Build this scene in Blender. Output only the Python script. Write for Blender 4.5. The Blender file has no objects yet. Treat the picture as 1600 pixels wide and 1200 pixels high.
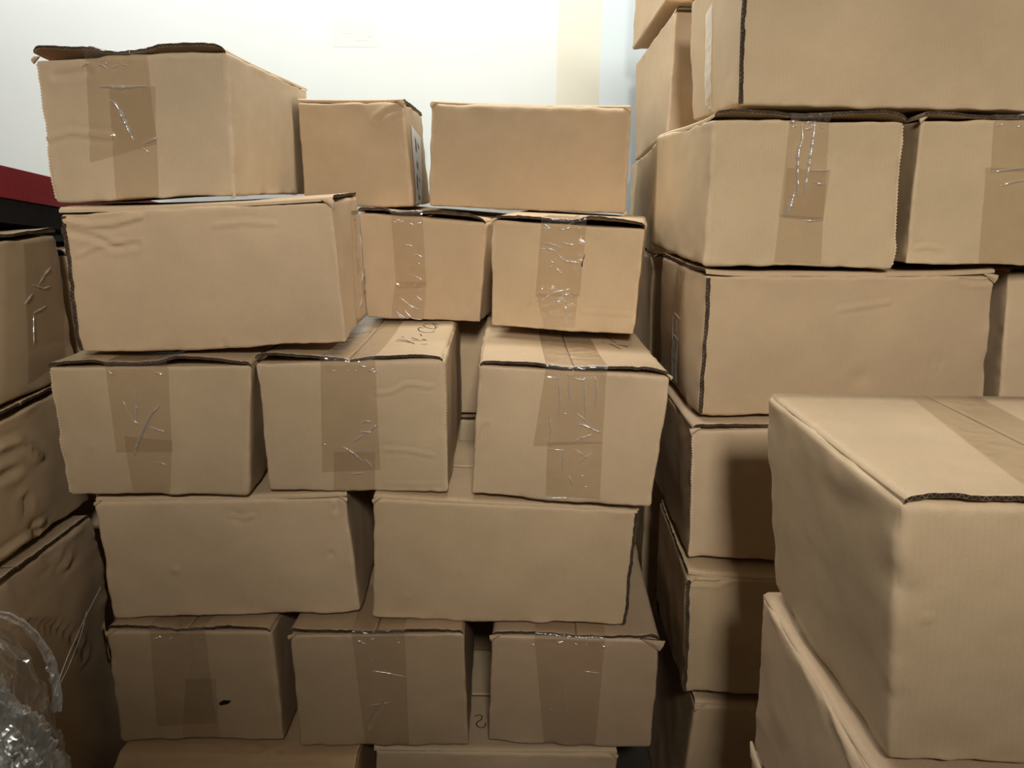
import bpy, math
import numpy as np
from mathutils import Matrix, Vector

S = bpy.context.scene
COL = S.collection

# ------------------------------------------------------------------ camera, world, lights, exposure
EYE = 1.58
TH, RO = math.radians(15.04), math.atan(55 / 4300)
cam_d = bpy.data.cameras.new('camera')
cam_d.sensor_width = 36.0
cam_d.lens = 36.0 * 1154 / 1600
cam_d.clip_start = 0.02
cam = bpy.data.objects.new('camera', cam_d)
COL.objects.link(cam)
_r0 = Vector((1, 0, 0)); _u0 = Vector((0, math.sin(TH), math.cos(TH))); _b = Vector((0, -math.cos(TH), math.sin(TH)))
_r = _r0 * math.cos(RO) + _u0 * math.sin(RO)
_u = _u0 * math.cos(RO) - _r0 * math.sin(RO)
cam.matrix_world = Matrix(((_r.x, _u.x, _b.x, 0), (_r.y, _u.y, _b.y, 0), (_r.z, _u.z, _b.z, EYE), (0, 0, 0, 1)))
S.camera = cam

w = bpy.data.worlds.new('world'); S.world = w; w.use_nodes = True
w.node_tree.nodes['Background'].inputs[0].default_value = (1, 1, 1, 1)
w.node_tree.nodes['Background'].inputs[1].default_value = 0.0

def area(name, loc, size, size_y, power, col, target=None):
    L = bpy.data.lights.new(name, 'AREA'); L.shape = 'RECTANGLE'; L.size = size; L.size_y = size_y
    L.energy = power; L.color = col
    o = bpy.data.objects.new(name, L); COL.objects.link(o); o.location = loc
    if target is not None:
        o.rotation_euler = (Vector(target) - Vector(loc)).to_track_quat('-Z', 'Y').to_euler()
    return o
area('ceiling_tube_wall', (-0.45, 2.10, 2.96), 3.3, 0.2, 56, (0.965, 1.0, 0.985))
area('ceiling_tube_aisle', (0.16, -2.1, 2.96), 0.40, 1.8, 330, (1.0, 0.965, 0.89))

S.view_settings.view_transform = 'Standard'
S.view_settings.look = 'None'
S.view_settings.gamma = 1.0
S.view_settings.use_curve_mapping = False
S.view_settings.exposure = 0.0

# ------------------------------------------------------------------ materials
def new_mat(name):
    m = bpy.data.materials.new(name); m.use_nodes = True
    nt = m.node_tree; nt.nodes.clear()
    out = nt.nodes.new('ShaderNodeOutputMaterial')
    return m, nt, out
def N(nt, t, **k):
    n = nt.nodes.new(t)
    for a, v in k.items():
        if a.startswith('i_'): n.inputs[int(a[2:]) if a[2:].isdigit() else a[2:]].default_value = v
        else: setattr(n, a, v)
    return n
def mixc(nt, f, a, b, blend='MIX'):
    n = nt.nodes.new('ShaderNodeMix'); n.data_type = 'RGBA'; n.blend_type = blend
    for idx, v in ((0, f), (6, a), (7, b)):
        if hasattr(v, 'is_output'): nt.links.new(v, n.inputs[idx])
        else: n.inputs[idx].default_value = v if not isinstance(v, tuple) else (*v, 1.0)
    return n.outputs[2]
def math_(nt, op, a, b=None, c=None):
    n = nt.nodes.new('ShaderNodeMath'); n.operation = op
    for i, v in enumerate((a, b, c)):
        if v is None: continue
        if hasattr(v, 'is_output'): nt.links.new(v, n.inputs[i])
        else: n.inputs[i].default_value = v
    return n.outputs[0]
def ramp(nt, fac, *stops):
    n = nt.nodes.new('ShaderNodeValToRGB')
    while len(n.color_ramp.elements) < len(stops): n.color_ramp.elements.new(0.5)
    for e, (p, c) in zip(n.color_ramp.elements, stops):
        e.position = p; e.color = (c, c, c, 1) if not isinstance(c, tuple) else (*c, 1)
    nt.links.new(fac, n.inputs[0])
    return n.outputs[0]

CB = (0.50, 0.364, 0.228)
def cardboard(name='kraft_cardboard', tint=CB, shine=0.0):
    m, nt, out = new_mat(name)
    tc = N(nt, 'ShaderNodeTexCoord'); oi = N(nt, 'ShaderNodeObjectInfo')
    uv = N(nt, 'ShaderNodeUVMap'); uv.uv_map = 'board'
    # offset noise per box
    comb = N(nt, 'ShaderNodeVectorMath', operation='MULTIPLY_ADD')
    nt.links.new(oi.outputs['Random'], comb.inputs[0]); comb.inputs[1].default_value = (31, 17, 23)
    nt.links.new(tc.outputs['Object'], comb.inputs[2]); vec = comb.outputs[0]
    def noise(scale, detail=3, rough=0.6, v=vec, stretch=None):
        if stretch:
            mp = N(nt, 'ShaderNodeMapping'); mp.inputs['Scale'].default_value = stretch; nt.links.new(v, mp.inputs[0]); v = mp.outputs[0]
        n = N(nt, 'ShaderNodeTexNoise'); n.inputs['Scale'].default_value = scale; n.inputs['Detail'].default_value = detail; n.inputs['Roughness'].default_value = rough
        nt.links.new(v, n.inputs['Vector']); return n.outputs['Fac']
    blot = noise(5, 4)
    fib = noise(420, 2, 0.7, stretch=(1, 1, 3.5))
    fleck = noise(900, 1)
    cloud = noise(22, 4, 0.65)
    a = mixc(nt, ramp(nt, blot, (0.3, 0.0), (0.7, 1.0)), tuple(c * 0.92 for c in tint), tuple(c * k for c, k in zip(tint, (1.06, 1.06, 1.05))))
    a = mixc(nt, math_(nt, 'MULTIPLY', ramp(nt, cloud, (0.35, 0.0), (0.75, 1.0)), 0.22), a, tuple(c * k for c, k in zip(tint, (0.86, 0.82, 0.78))))
    a = mixc(nt, 0.14, a, fib, 'OVERLAY')
    a = mixc(nt, 0.10, a, fleck, 'OVERLAY')
    # flute lines showing faintly through the liner
    sx = N(nt, 'ShaderNodeSeparateXYZ'); nt.links.new(uv.outputs[0], sx.inputs[0])
    fl = math_(nt, 'SINE', math_(nt, 'MULTIPLY', sx.outputs[0], 2 * math.pi / 0.0075))
    a = mixc(nt, 0.025, a, ramp(nt, math_(nt, 'MULTIPLY_ADD', fl, 0.5, 0.5), (0.0, 0.3), (1.0, 0.7)), 'OVERLAY')
    # worn edges: paler and dirtier rubbed fibre, with its own broken outline
    at = N(nt, 'ShaderNodeAttribute'); at.attribute_name = 'edge'
    wearn = noise(55, 4, 0.7)
    e = math_(nt, 'SUBTRACT', math_(nt, 'MULTIPLY', wearn, 0.020), at.outputs['Fac'])
    wear = ramp(nt, math_(nt, 'MULTIPLY', e, 90.0), (0.0, 0.0), (0.8, 1.0))
    a = mixc(nt, math_(nt, 'MULTIPLY', wear, 0.45), a, tuple(min(1, c * k) for c, k in zip(tint, (1.22, 1.24, 1.30))))
    dn = noise(9, 5, 0.7)
    a = mixc(nt, math_(nt, 'MULTIPLY', ramp(nt, dn, (0.60, 0.0), (0.82, 1.0)), 0.22), a, tuple(c * k for c, k in zip(tint, (0.70, 0.66, 0.62))))
    # per-box paper shade, with shadow painted in on the left stack
    a = mixc(nt, 1.0, a, oi.outputs['Color'], 'MULTIPLY')
    b = N(nt, 'ShaderNodeBsdfPrincipled')
    nt.links.new(a, b.inputs['Base Color'])
    nt.links.new(ramp(nt, noise(14, 3), (0.3, 0.62 - shine * .3), (0.7, 0.80 - shine * .3)), b.inputs['Roughness'])
    b.inputs['Specular IOR Level'].default_value = 0.35 + shine * .3
    bp = N(nt, 'ShaderNodeBump'); bp.inputs['Strength'].default_value = 0.22; bp.inputs['Distance'].default_value = 0.0012
    h = math_(nt, 'ADD', math_(nt, 'MULTIPLY', fib, 0.35), math_(nt, 'ADD', math_(nt, 'MULTIPLY', fl, 0.04), math_(nt, 'MULTIPLY', noise(70, 4), 0.9)))
    nt.links.new(h, bp.inputs['Height']); nt.links.new(bp.outputs[0], b.inputs['Normal'])
    nt.links.new(b.outputs[0], out.inputs[0])
    return m
M_CARD = cardboard()
M_CARD_SHINY = cardboard('kraft_cardboard_rubbed', tuple(c * k for c, k in zip(CB, (0.88, 0.88, 0.90))), 0.6)

def corrugated():
    m, nt, out = new_mat('raw_corrugated_edge')
    uv = N(nt, 'ShaderNodeUVMap'); uv.uv_map = 'board'
    sx = N(nt, 'ShaderNodeSeparateXYZ'); nt.links.new(uv.outputs[0], sx.inputs[0])
    tri = math_(nt, 'PINGPONG', math_(nt, 'MULTIPLY', sx.outputs[0], 1 / 0.0042), 1.0)
    d = math_(nt, 'ABSOLUTE', math_(nt, 'SUBTRACT', tri, sx.outputs[1]))
    zig = ramp(nt, d, (0.10, 1.0), (0.30, 0.0))
    lin = ramp(nt, math_(nt, 'ABSOLUTE', math_(nt, 'SUBTRACT', sx.outputs[1], 0.5)), (0.41, 0.0), (0.47, 1.0))
    f = math_(nt, 'MAXIMUM', math_(nt, 'MULTIPLY', zig, 0.35), math_(nt, 'MULTIPLY', lin, 0.8))
    tc = N(nt, 'ShaderNodeTexCoord'); n = N(nt, 'ShaderNodeTexNoise'); n.inputs['Scale'].default_value = 60
    nt.links.new(tc.outputs['Object'], n.inputs['Vector'])
    f = math_(nt, 'MULTIPLY', f, ramp(nt, n.outputs['Fac'], (0.4, 0.35), (0.65, 1.0)))
    c = mixc(nt, f, (0.030, 0.020, 0.013), (0.36, 0.26, 0.17))
    b = N(nt, 'ShaderNodeBsdfPrincipled'); nt.links.new(c, b.inputs['Base Color']); b.inputs['Roughness'].default_value = 0.9
    b.inputs['Specular IOR Level'].default_value = 0.1
    nt.links.new(b.outputs[0], out.inputs[0]); return m
M_CORR = corrugated()

def plastic(name, tint, rough, base_gloss, haze, haze_col=(0.8, 0.8, 0.78), bump=0.0, bscale=300):
    m, nt, out = new_mat(name)
    tr = N(nt, 'ShaderNodeBsdfTransparent'); tr.inputs[0].default_value = (*tint, 1)
    gl = N(nt, 'ShaderNodeBsdfGlossy'); gl.inputs['Roughness'].default_value = rough; gl.inputs[0].default_value = (1, 1, 1, 1)
    lw = N(nt, 'ShaderNodeLayerWeight'); lw.inputs[0].default_value = 0.5
    fres = math_(nt, 'MULTIPLY_ADD', math_(nt, 'POWER', lw.outputs['Facing'], 5.0), 0.95, 0.045)
    df = N(nt, 'ShaderNodeBsdfDiffuse'); df.inputs[0].default_value = (*haze_col, 1)
    m1 = N(nt, 'ShaderNodeMixShader'); m1.inputs[0].default_value = haze
    nt.links.new(tr.outputs[0], m1.inputs[1]); nt.links.new(df.outputs[0], m1.inputs[2])
    m2 = N(nt, 'ShaderNodeMixShader'); nt.links.new(math_(nt, 'ADD', fres, base_gloss), m2.inputs[0])
    nt.links.new(m1.outputs[0], m2.inputs[1]); nt.links.new(gl.outputs[0], m2.inputs[2])
    if bump:
        tc = N(nt, 'ShaderNodeTexCoord'); n = N(nt, 'ShaderNodeTexNoise'); n.inputs['Scale'].default_value = bscale; n.inputs['Detail'].default_value = 3
        nt.links.new(tc.outputs['Object'], n.inputs['Vector'])
        bp = N(nt, 'ShaderNodeBump'); bp.inputs['Strength'].default_value = bump; bp.inputs['Distance'].default_value = 0.002
        nt.links.new(n.outputs['Fac'], bp.inputs['Height']); nt.links.new(bp.outputs[0], gl.inputs['Normal'])
    nt.links.new(m2.outputs[0], out.inputs[0]); return m
M_TAPE = plastic('clear_packing_tape', (0.945, 0.912, 0.855), 0.20, 0.03, 0.03, bump=0.8, bscale=60)
M_FOLD = plastic('tape_fold_highlight', (0.93, 0.90, 0.86), 0.24, 0.22, 0.26, (0.9, 0.88, 0.84), bump=0.3, bscale=200)  # white haze stands in for highlights on the raised folds
M_FILM2 = plastic('bunched_film_glint', (0.88, 0.89, 0.88), 0.20, 0.36, 0.34, (0.8, 0.82, 0.8))  # whitish diffuse haze painted in for glints on the film
M_FILM = plastic('crumpled_clear_film', (0.93, 0.94, 0.93), 0.08, 0.09, 0.012, (0.8, 0.82, 0.8))

def plain(name, col, rough=0.6, spec=0.3, nscale=None, namt=0.1, bump=0.0, bdist=0.001):
    m, nt, out = new_mat(name)
    b = N(nt, 'ShaderNodeBsdfPrincipled'); b.inputs['Roughness'].default_value = rough; b.inputs['Specular IOR Level'].default_value = spec
    if nscale:
        tc = N(nt, 'ShaderNodeTexCoord'); n = N(nt, 'ShaderNodeTexNoise'); n.inputs['Scale'].default_value = nscale; n.inputs['Detail'].default_value = 5
        nt.links.new(tc.outputs['Object'], n.inputs['Vector'])
        c = mixc(nt, ramp(nt, n.outputs['Fac'], (0.35, 0.0), (0.7, 1.0)), tuple(x * (1 - namt) for x in col), col)
        nt.links.new(c, b.inputs['Base Color'])
        if bump:
            bp = N(nt, 'ShaderNodeBump'); bp.inputs['Strength'].default_value = bump; bp.inputs['Distance'].default_value = bdist
            nt.links.new(n.outputs['Fac'], bp.inputs['Height']); nt.links.new(bp.outputs[0], b.inputs['Normal'])
    else: b.inputs['Base Color'].default_value = (*col, 1)
    nt.links.new(b.outputs[0], out.inputs[0]); return m
M_WALL = plain('white_wall_paint', (0.70, 0.73, 0.705), 0.7, 0.2, 3.5, 0.03, 0.05)
M_CREAM = plain('cream_wall_paint', (0.78, 0.765, 0.65), 0.7, 0.2, 3.5, 0.03, 0.05)
M_BLUEW = plain('bluish_wall_paint', (0.62, 0.68, 0.70), 0.7, 0.2, 3.5, 0.03, 0.05)
M_CEIL = plain('ceiling_paint', (0.58, 0.58, 0.56), 0.8, 0.1, 4, 0.03)
M_FLOOR = plain('dark_concrete', (0.075, 0.066, 0.056), 0.7, 0.2, 6, 0.3, 0.2)
M_RED = plain('red_paint', (0.26, 0.012, 0.022), 0.5, 0.4, 60, 0.25, 0.2)
M_BLACK = plain('gap_shade_black', (0.012, 0.011, 0.010), 0.8, 0.2, 40, 0.3)
M_INK = plain('black_marker_ink', (0.05, 0.045, 0.05), 0.5, 0.3)
M_BLUEINK = plastic('smeared_blue_ink', (0.66, 0.74, 0.80), 0.4, 0.0, 0.10, (0.30, 0.42, 0.55))
M_HOLE = plain('hole_shade_paint', (0.030, 0.020, 0.012), 0.9, 0.1, 150, 0.5, 0.3)  # dark colour painted for the shade inside torn holes
M_PAPER = plain('white_paper', (0.62, 0.62, 0.60), 0.6, 0.2, 45, 0.06)
M_MARK = plain('tape_residue', (0.665, 0.695, 0.67), 0.45, 0.3, 18, 0.03)

# ------------------------------------------------------------------ small tools
def vnoise(P, seed=0):
    """value noise in [-1,1], vectorised"""
    P = np.asarray(P, float); i = np.floor(P).astype(np.int64); f = P - i; u = f * f * f * (f * (f * 6 - 15) + 10)
    def h(dx, dy, dz):
        n = (i[:, 0] + dx) * 374761393 + (i[:, 1] + dy) * 668265263 + (i[:, 2] + dz) * 1274126177 + seed * 974711
        n &= 0xffffffff
        n = ((n ^ (n >> 13)) * 1103515245) & 0xffffffff
        n = ((n ^ (n >> 16)) * 2654435769) & 0xffffffff
        n = n ^ (n >> 15)
        return (n & 0xffff) / 32767.5 - 1
    def lp(a, b, t): return a + (b - a) * t
    x0 = lp(lp(h(0, 0, 0), h(1, 0, 0), u[:, 0]), lp(h(0, 1, 0), h(1, 1, 0), u[:, 0]), u[:, 1])
    x1 = lp(lp(h(0, 0, 1), h(1, 0, 1), u[:, 0]), lp(h(0, 1, 1), h(1, 1, 1), u[:, 0]), u[:, 1])
    return lp(x0, x1, u[:, 2])

def mesh_obj(name, V, F, mats, parent=None, uvs=None, midx=None, smooth=True, attr=None, color=None, loc=None):
    me = bpy.data.meshes.new(name)
    V = np.asarray(V, float)
    me.from_pydata(V.tolist(), [], [tuple(int(k) for k in f) for f in F])
    for m in (mats if isinstance(mats, (list, tuple)) else [mats]): me.materials.append(m)
    if uvs is not None:
        l = me.uv_layers.new(name='board'); l.data.foreach_set('uv', np.asarray(uvs, np.float32).ravel())
    if midx is not None: me.polygons.foreach_set('material_index', np.asarray(midx, np.int32))
    if attr is not None:
        a = me.attributes.new('edge', 'FLOAT', 'POINT'); a.data.foreach_set('value', np.asarray(attr, np.float32))
    if smooth: me.polygons.foreach_set('use_smooth', np.ones(len(me.polygons), bool))
    me.update()
    o = bpy.data.objects.new(name, me); COL.objects.link(o)
    if parent is not None: o.parent = parent
    if color: o.color = color
    return o
def tag(o, label, cat, group=None, kind=None):
    if label: o['label'] = label
    if cat: o['category'] = cat
    if group: o['group'] = group
    if kind: o['kind'] = kind
    return o
def empty(name, loc):
    e = bpy.data.objects.new(name, None); e.empty_display_size = 0.1; e.location = loc; COL.objects.link(e); return e
def slab(name, lo, hi, mat, parent=None):
    x0, y0, z0 = lo; x1, y1, z1 = hi
    V = [(x0, y0, z0), (x1, y0, z0), (x1, y1, z0), (x0, y1, z0), (x0, y0, z1), (x1, y0, z1), (x1, y1, z1), (x0, y1, z1)]
    F = [(3, 2, 1, 0), (4, 5, 6, 7), (0, 1, 5, 4), (1, 2, 6, 5), (2, 3, 7, 6), (3, 0, 4, 7)]
    return mesh_obj(name, V, F, mat, parent, smooth=False)
def grid_faces(nu, nv, off=0, flip=False):
    i, j = np.meshgrid(np.arange(nu - 1), np.arange(nv - 1), indexing='ij')
    a = (i * nv + j).ravel() + off
    F = np.stack([a, a + nv, a + nv + 1, a + 1], 1)
    return F[:, ::-1] if flip else F
def resample(pts, step):
    pts = np.asarray(pts, float); seg = np.linalg.norm(np.diff(pts, axis=0), axis=1); s = np.r_[0, np.cumsum(seg)]
    n = max(3, int(s[-1] / step) + 1); t = np.linspace(0, s[-1], n)
    return np.stack([np.interp(t, s, pts[:, k]) for k in range(pts.shape[1])], 1)
def smooth_line(pts, step):
    """rounded resampling of a polyline"""
    p = resample(pts, step)
    for _ in range(2):
        q = p.copy(); q[1:-1] = (p[:-2] + 2 * p[1:-1] + p[2:]) / 4; p = q
    return p
def seg_dist(Q, pts):
    d = np.full(len(Q), 9.0)
    for a, b in zip(pts[:-1], pts[1:]):
        ab = b - a; t = np.clip(((Q - a) @ ab) / max(ab @ ab, 1e-12), 0, 1)
        d = np.minimum(d, np.linalg.norm(Q - (a + t[:, None] * ab), axis=1))
    return d
def tube(name, pts, r, mat, parent=None, n=6):
    pts = smooth_line(pts, 0.012); V = []; F = []
    for i, p in enumerate(pts):
        t = pts[min(i + 1, len(pts) - 1)] - pts[max(i - 1, 0)]; t /= np.linalg.norm(t)
        a = np.cross(t, (0.3, 0.2, 0.9)); a /= np.linalg.norm(a); b = np.cross(t, a)
        for k in range(n):
            q = 2 * math.pi * k / n; V.append(p + r * (a * math.cos(q) + b * math.sin(q)))
    for i in range(len(pts) - 1):
        for k in range(n):
            k2 = (k + 1) % n; F.append((i * n + k, i * n + k2, (i + 1) * n + k2, (i + 1) * n + k))
    return mesh_obj(name, V, F, mat, parent)

# ------------------------------------------------------------------ a cardboard box
R = 0.007          # fold radius of the board
FT = 0.0056        # board thickness of a flap
class Carton:
    def __init__(s, d, seed):
        s.d = d; s.seed = seed; s.P = np.array(d['P'])
        P = s.P
        s.dim = np.array([(np.linalg.norm(P[1] - P[0]) + np.linalg.norm(P[2] - P[3])) / 2,
                          (np.linalg.norm(P[4] - P[0]) + np.linalg.norm(P[5] - P[1])) / 2,
                          (np.linalg.norm(P[3] - P[0]) + np.linalg.norm(P[2] - P[1])) / 2])
        e1 = P[1] + P[2] - P[0] - P[3]; e3 = P[3] + P[2] - P[0] - P[1]; e2 = P[4:].sum(0) - P[:4].sum(0)
        s.E = np.stack([e / np.linalg.norm(e) for e in (e1, e2, e3)])
        rg = np.random.RandomState(seed * 7 + 3)
        s.rg = rg; s.crush = d.get('crush', 1.0)
        s.bulge = dict(front=rg.uniform(.001, .006), back=.003, left=rg.uniform(0, .004), right=rg.uniform(0, .004), top=rg.uniform(-.004, .001), bottom=0)
        c = P[:4].mean(0) * .5 + P[4:].mean(0) * .5
        s.base = np.array([c[0], c[1], P[[0, 1, 4, 5], 2].min()])
        s.root = empty('cardboard_box', s.base.tolist())
        tag(s.root, d['label'], 'box', d['group'])
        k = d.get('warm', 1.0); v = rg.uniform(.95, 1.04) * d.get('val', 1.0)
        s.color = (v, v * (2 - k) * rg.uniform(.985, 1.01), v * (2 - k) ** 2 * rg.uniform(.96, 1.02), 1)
        if d.get('yellow'): s.color = (v, v * 1.01, v * .97, 1)
    # trilinear corner blend
    def tri(s, abc):
        a, b, c = abc.T; P = s.P
        w = lambda k: ((a if k in (1, 2, 5, 6) else 1 - a) * (b if k >= 4 else 1 - b) * (c if k in (2, 3, 6, 7) else 1 - c))[:, None]
        return sum(w(k) * P[k] for k in range(8))
    AX = dict(front=(0, 2, 1, 0), back=(0, 2, 1, 1), left=(1, 2, 0, 0), right=(1, 2, 0, 1), bottom=(0, 1, 2, 0), top=(0, 1, 2, 1))
    def surf(s, abc):
        """box coordinates (0..1)^3 on the shell -> world point, outward normal, edge distance"""
        p = abc * s.dim; q = np.clip(p, R, s.dim - R); v = p - q; ln = np.linalg.norm(v, axis=1, keepdims=True)
        n = v / np.maximum(ln, 1e-9); pr = q + n * np.minimum(ln, R)
        near = np.minimum(p, s.dim - p); near = np.sort(np.maximum(near, 0), axis=1); edge = near[:, 1]
        d = vnoise(p * 4.2, s.seed) * .0045 + vnoise(p * 13, s.seed + 50) * .0013 + vnoise(p * 40, s.seed + 90) * .0003
        d = d * s.crush
        k = np.exp(-(edge / .014) ** 2)
        d += k * (vnoise(p * 26, s.seed + 70) * .0022 + vnoise(p * 70, s.seed + 71) * .0008) * s.crush
        for f, (iu, iv, iw, side) in s.AX.items():
            on = np.abs(abc[:, iw] - side) < 1e-6
            if not on.any(): continue
            u, w_ = np.clip(abc[on, iu], 0, 1), np.clip(abc[on, iv], 0, 1)
            dd = s.bulge[f] * np.sin(math.pi * u) * np.sin(math.pi * w_)
            Q = np.stack([u * s.dim[iu], w_ * s.dim[iv]], 1); sc = np.array([s.dim[iu], s.dim[iv]])
            for (ff, h, wd, pts) in s.d['creases']:
                if ff == f:
                    r_ = seg_dist(Q, np.array(pts) * sc); h *= 1.2; dd = dd + h * np.exp(-(r_ / wd) ** 2) - .5 * h * np.exp(-((r_ - wd * 1.6) / wd) ** 2)
            for (ff, du, dv, r_, dep) in s.d['dents']:
                if ff == f: dd = dd + dep * np.exp(-(((Q - np.array([du, dv]) * sc) ** 2).sum(1)) / r_ ** 2)
            d[on] += dd
        return s.tri(pr / s.dim) + (n * d[:, None]) @ s.E, n @ s.E, edge
    def on(s, face, u, v, off=0.0):
        iu, iv, iw, side = s.AX[face]; abc = np.empty((len(u), 3)); abc[:, iu] = u; abc[:, iv] = v; abc[:, iw] = side
        p, n, _ = s.surf(abc)
        if face == 'top': return s.lid(abc[:, 0], abc[:, 1]) + np.reshape(off, (-1, 1)) * s.E[2], n
        return p + n * np.reshape(off, (-1, 1)), n
    def loc(s, V): return np.asarray(V) - s.base
    def gap(s, a, b):
        """how far the closing flaps lift off the folded board below"""
        g = s.d.get('gap', [(0, .003), (1, .003)]); xs, ys = zip(*g)
        if s.d['kind'] == 'end': t, e = a, b * s.dim[1]
        elif s.d['kind'] == 'side': t, e = b, (1 - a) * s.dim[0]
        else: t, e = b, np.minimum(a, 1 - a) * s.dim[0]
        rag = vnoise(np.stack([t * 34, e * 9, e * 0 + .5], 1), s.seed + 5) * .0012 + vnoise(np.stack([t * 90, e * 9, e * 0 + .5], 1), s.seed + 6) * .0005
        return np.maximum(0, 1.35 * np.interp(t, xs, ys) * np.exp(-np.maximum(e, 0) / .07) + rag * np.exp(-np.maximum(e, 0) / .05))
    def lid0(s, a, b):
        ac = np.stack([np.clip(a, 0, 1), np.clip(b, 0, 1), np.ones_like(a)], 1)
        p0 = s.tri(ac); d = vnoise(ac * s.dim * 4.2, s.seed + 11) * .002 + s.bulge['top'] * np.sin(math.pi * ac[:, 0]) * np.sin(math.pi * ac[:, 1])
        q = ac * s.dim
        for (ff, h, wd, pts) in s.d['creases']:
            if ff == 'top': d = d + h * np.exp(-(seg_dist(q[:, :2], np.array(pts) * s.dim[:2]) / wd) ** 2)
        for (ff, du, dv, r_, dep) in s.d['dents']:
            if ff == 'top': d = d + dep * np.exp(-(((q[:, :2] - np.array([du, dv]) * s.dim[:2]) ** 2).sum(1)) / r_ ** 2)
        # flaps bend down into the fold at their hinges
        h = np.minimum(a, 1 - a) * s.dim[0] if s.d['kind'] == 'end' else np.minimum(b, 1 - b) * s.dim[1]
        d = d - (FT + .0012) * np.exp(-(np.maximum(h, 0) / .006) ** 2) + .0016
        over = np.stack([(a - ac[:, 0]) * s.dim[0], (b - ac[:, 1]) * s.dim[1], d + s.gap(a, b)], 1)
        return p0 + over @ s.E
    def lid(s, a, b): return s.lid0(a, b) + FT * s.E[2]

    def body(s):
        def samp(L, step):
            e = np.array([0, .3, .65, 1.0]) * R
            m = np.linspace(R, L - R, max(6, int((L - 2 * R) / step)))
            return np.r_[e[:-1], m, (L - e[:-1])[::-1]] / L
        st = s.d.get('step', .0058)
        T = [samp(s.dim[0], st), samp(s.dim[1], .016), samp(s.dim[2], st)]
        n = [len(t) for t in T]
        idx = -np.ones(n, int); I, J, K = np.meshgrid(*[np.arange(k) for k in n], indexing='ij')
        sh = (I == 0) | (I == n[0] - 1) | (J == 0) | (J == n[1] - 1) | (K == 0) | (K == n[2] - 1)
        idx[sh] = np.arange(sh.sum())
        abc = np.stack([T[0][I[sh]], T[1][J[sh]], T[2][K[sh]]], 1)
        V, nn, edge = s.surf(abc)
        F = []; UV = []
        for f, (iu, iv, iw, side) in s.AX.items():
            take = np.take(idx, n[iw] - 1 if side else 0, axis=iw)      # (iu, iv) since iu<iv
            q = np.stack([take[:-1, :-1], take[1:, :-1], take[1:, 1:], take[:-1, 1:]], -1).reshape(-1, 4)
            U, W_ = np.meshgrid(T[iu] * s.dim[iu], T[iv] * s.dim[iv], indexing='ij'); uvg = np.stack([U, W_], -1)
            uq = np.stack([uvg[:-1, :-1], uvg[1:, :-1], uvg[1:, 1:], uvg[:-1, 1:]], -2).reshape(-1, 4, 2)
            if f in ('back', 'left', 'bottom'): q = q[:, ::-1]; uq = uq[:, ::-1]
            F.append(q); UV.append(uq)
        F = np.concatenate(F); UV = np.concatenate(UV)
        m = M_CARD_SHINY if s.d.get('shine') else M_CARD
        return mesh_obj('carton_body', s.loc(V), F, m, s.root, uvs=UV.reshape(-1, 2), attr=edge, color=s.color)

    def flap(s, a0, a1, b0, b1, ragged):
        na = max(10, int((a1 - a0) * s.dim[0] / .006)); nb = max(10, int((b1 - b0) * s.dim[1] / .02))
        tb = np.linspace(0, 1, nb); tb = tb ** 1.6 if s.d['kind'] == 'end' else tb
        if s.d['kind'] != 'end':
            ta = np.linspace(0, 1, na); nb2 = max(24, int((b1 - b0) * s.dim[1] / .008)); tb = np.linspace(0, 1, nb2); nb = nb2
        else: ta = np.linspace(0, 1, na)
        A, B = np.meshgrid(a0 + (a1 - a0) * ta, b0 + (b1 - b0) * tb, indexing='ij'); A = A.ravel(); B = B.ravel()
        # ragged cut ends
        I, J = np.meshgrid(np.arange(na), np.arange(nb), indexing='ij'); I = I.ravel(); J = J.ravel()
        if s.d['kind'] == 'end':
            m = J == 0; B = B.copy(); B[m] += vnoise(np.stack([A[m] * 40, A[m] * 0, A[m] * 0 + .3], 1), s.seed + 8) * ragged / s.dim[1]
        else:
            for side in (0, na - 1):
                m = I == side; A = A.copy(); A[m] += vnoise(np.stack([B[m] * 40, B[m] * 0, B[m] * 0 + .3], 1), s.seed + 8) * ragged / s.dim[0]
            if s.d.get('lip'):
                m = (J == 0); B = B.copy(); B[m] += vnoise(np.stack([A[m] * 9, A[m] * 0, A[m] * 0 + .3], 1), s.seed + 8) * .012
        bot = s.lid0(A, B); top = bot + FT * s.E[2]
        if s.d.get('lip') and b0 < .2:     # overhanging lip droops
            dr = np.maximum(0, -B * s.dim[1]); z = -dr * .30 + .006 * vnoise(np.stack([A * 6, A * 0, A * 0], 1), s.seed + 2) * (dr > 0)
            bot = bot + z[:, None] * s.E[2]; top = top + z[:, None] * s.E[2]
        V = np.r_[top, bot]; nT = len(top)
        ua, ub = A * s.dim[0], B * s.dim[1]
        F = [grid_faces(na, nb), grid_faces(na, nb, nT, True)]; UV = []; MI = [np.zeros(len(F[0]) * 2, int)]
        uvv = np.r_[np.stack([ua, ub], 1), np.stack([ua, ub], 1)]
        UV += [uvv[F[0]].reshape(-1, 2), uvv[F[1]].reshape(-1, 2)]
        def wall(ids, t, flip, mat):
            q = np.stack([ids[:-1], ids[1:], ids[1:] + nT, ids[:-1] + nT], 1)
            u = np.stack([np.stack([t[:-1], t[:-1] * 0 + 1], 1), np.stack([t[1:], t[1:] * 0 + 1], 1), np.stack([t[1:], t[1:] * 0], 1), np.stack([t[:-1], t[:-1] * 0], 1)], 1)
            if flip: q = q[:, ::-1]; u = u[:, ::-1]
            F.append(q); UV.append(u.reshape(-1, 2)); MI.append(np.full(len(q), mat))
        g = np.arange(na * nb).reshape(na, nb)
        ce = 1 if s.d['kind'] == 'end' or s.d.get('lip') else 0; cs = 0 if s.d['kind'] == 'end' else 1
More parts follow.
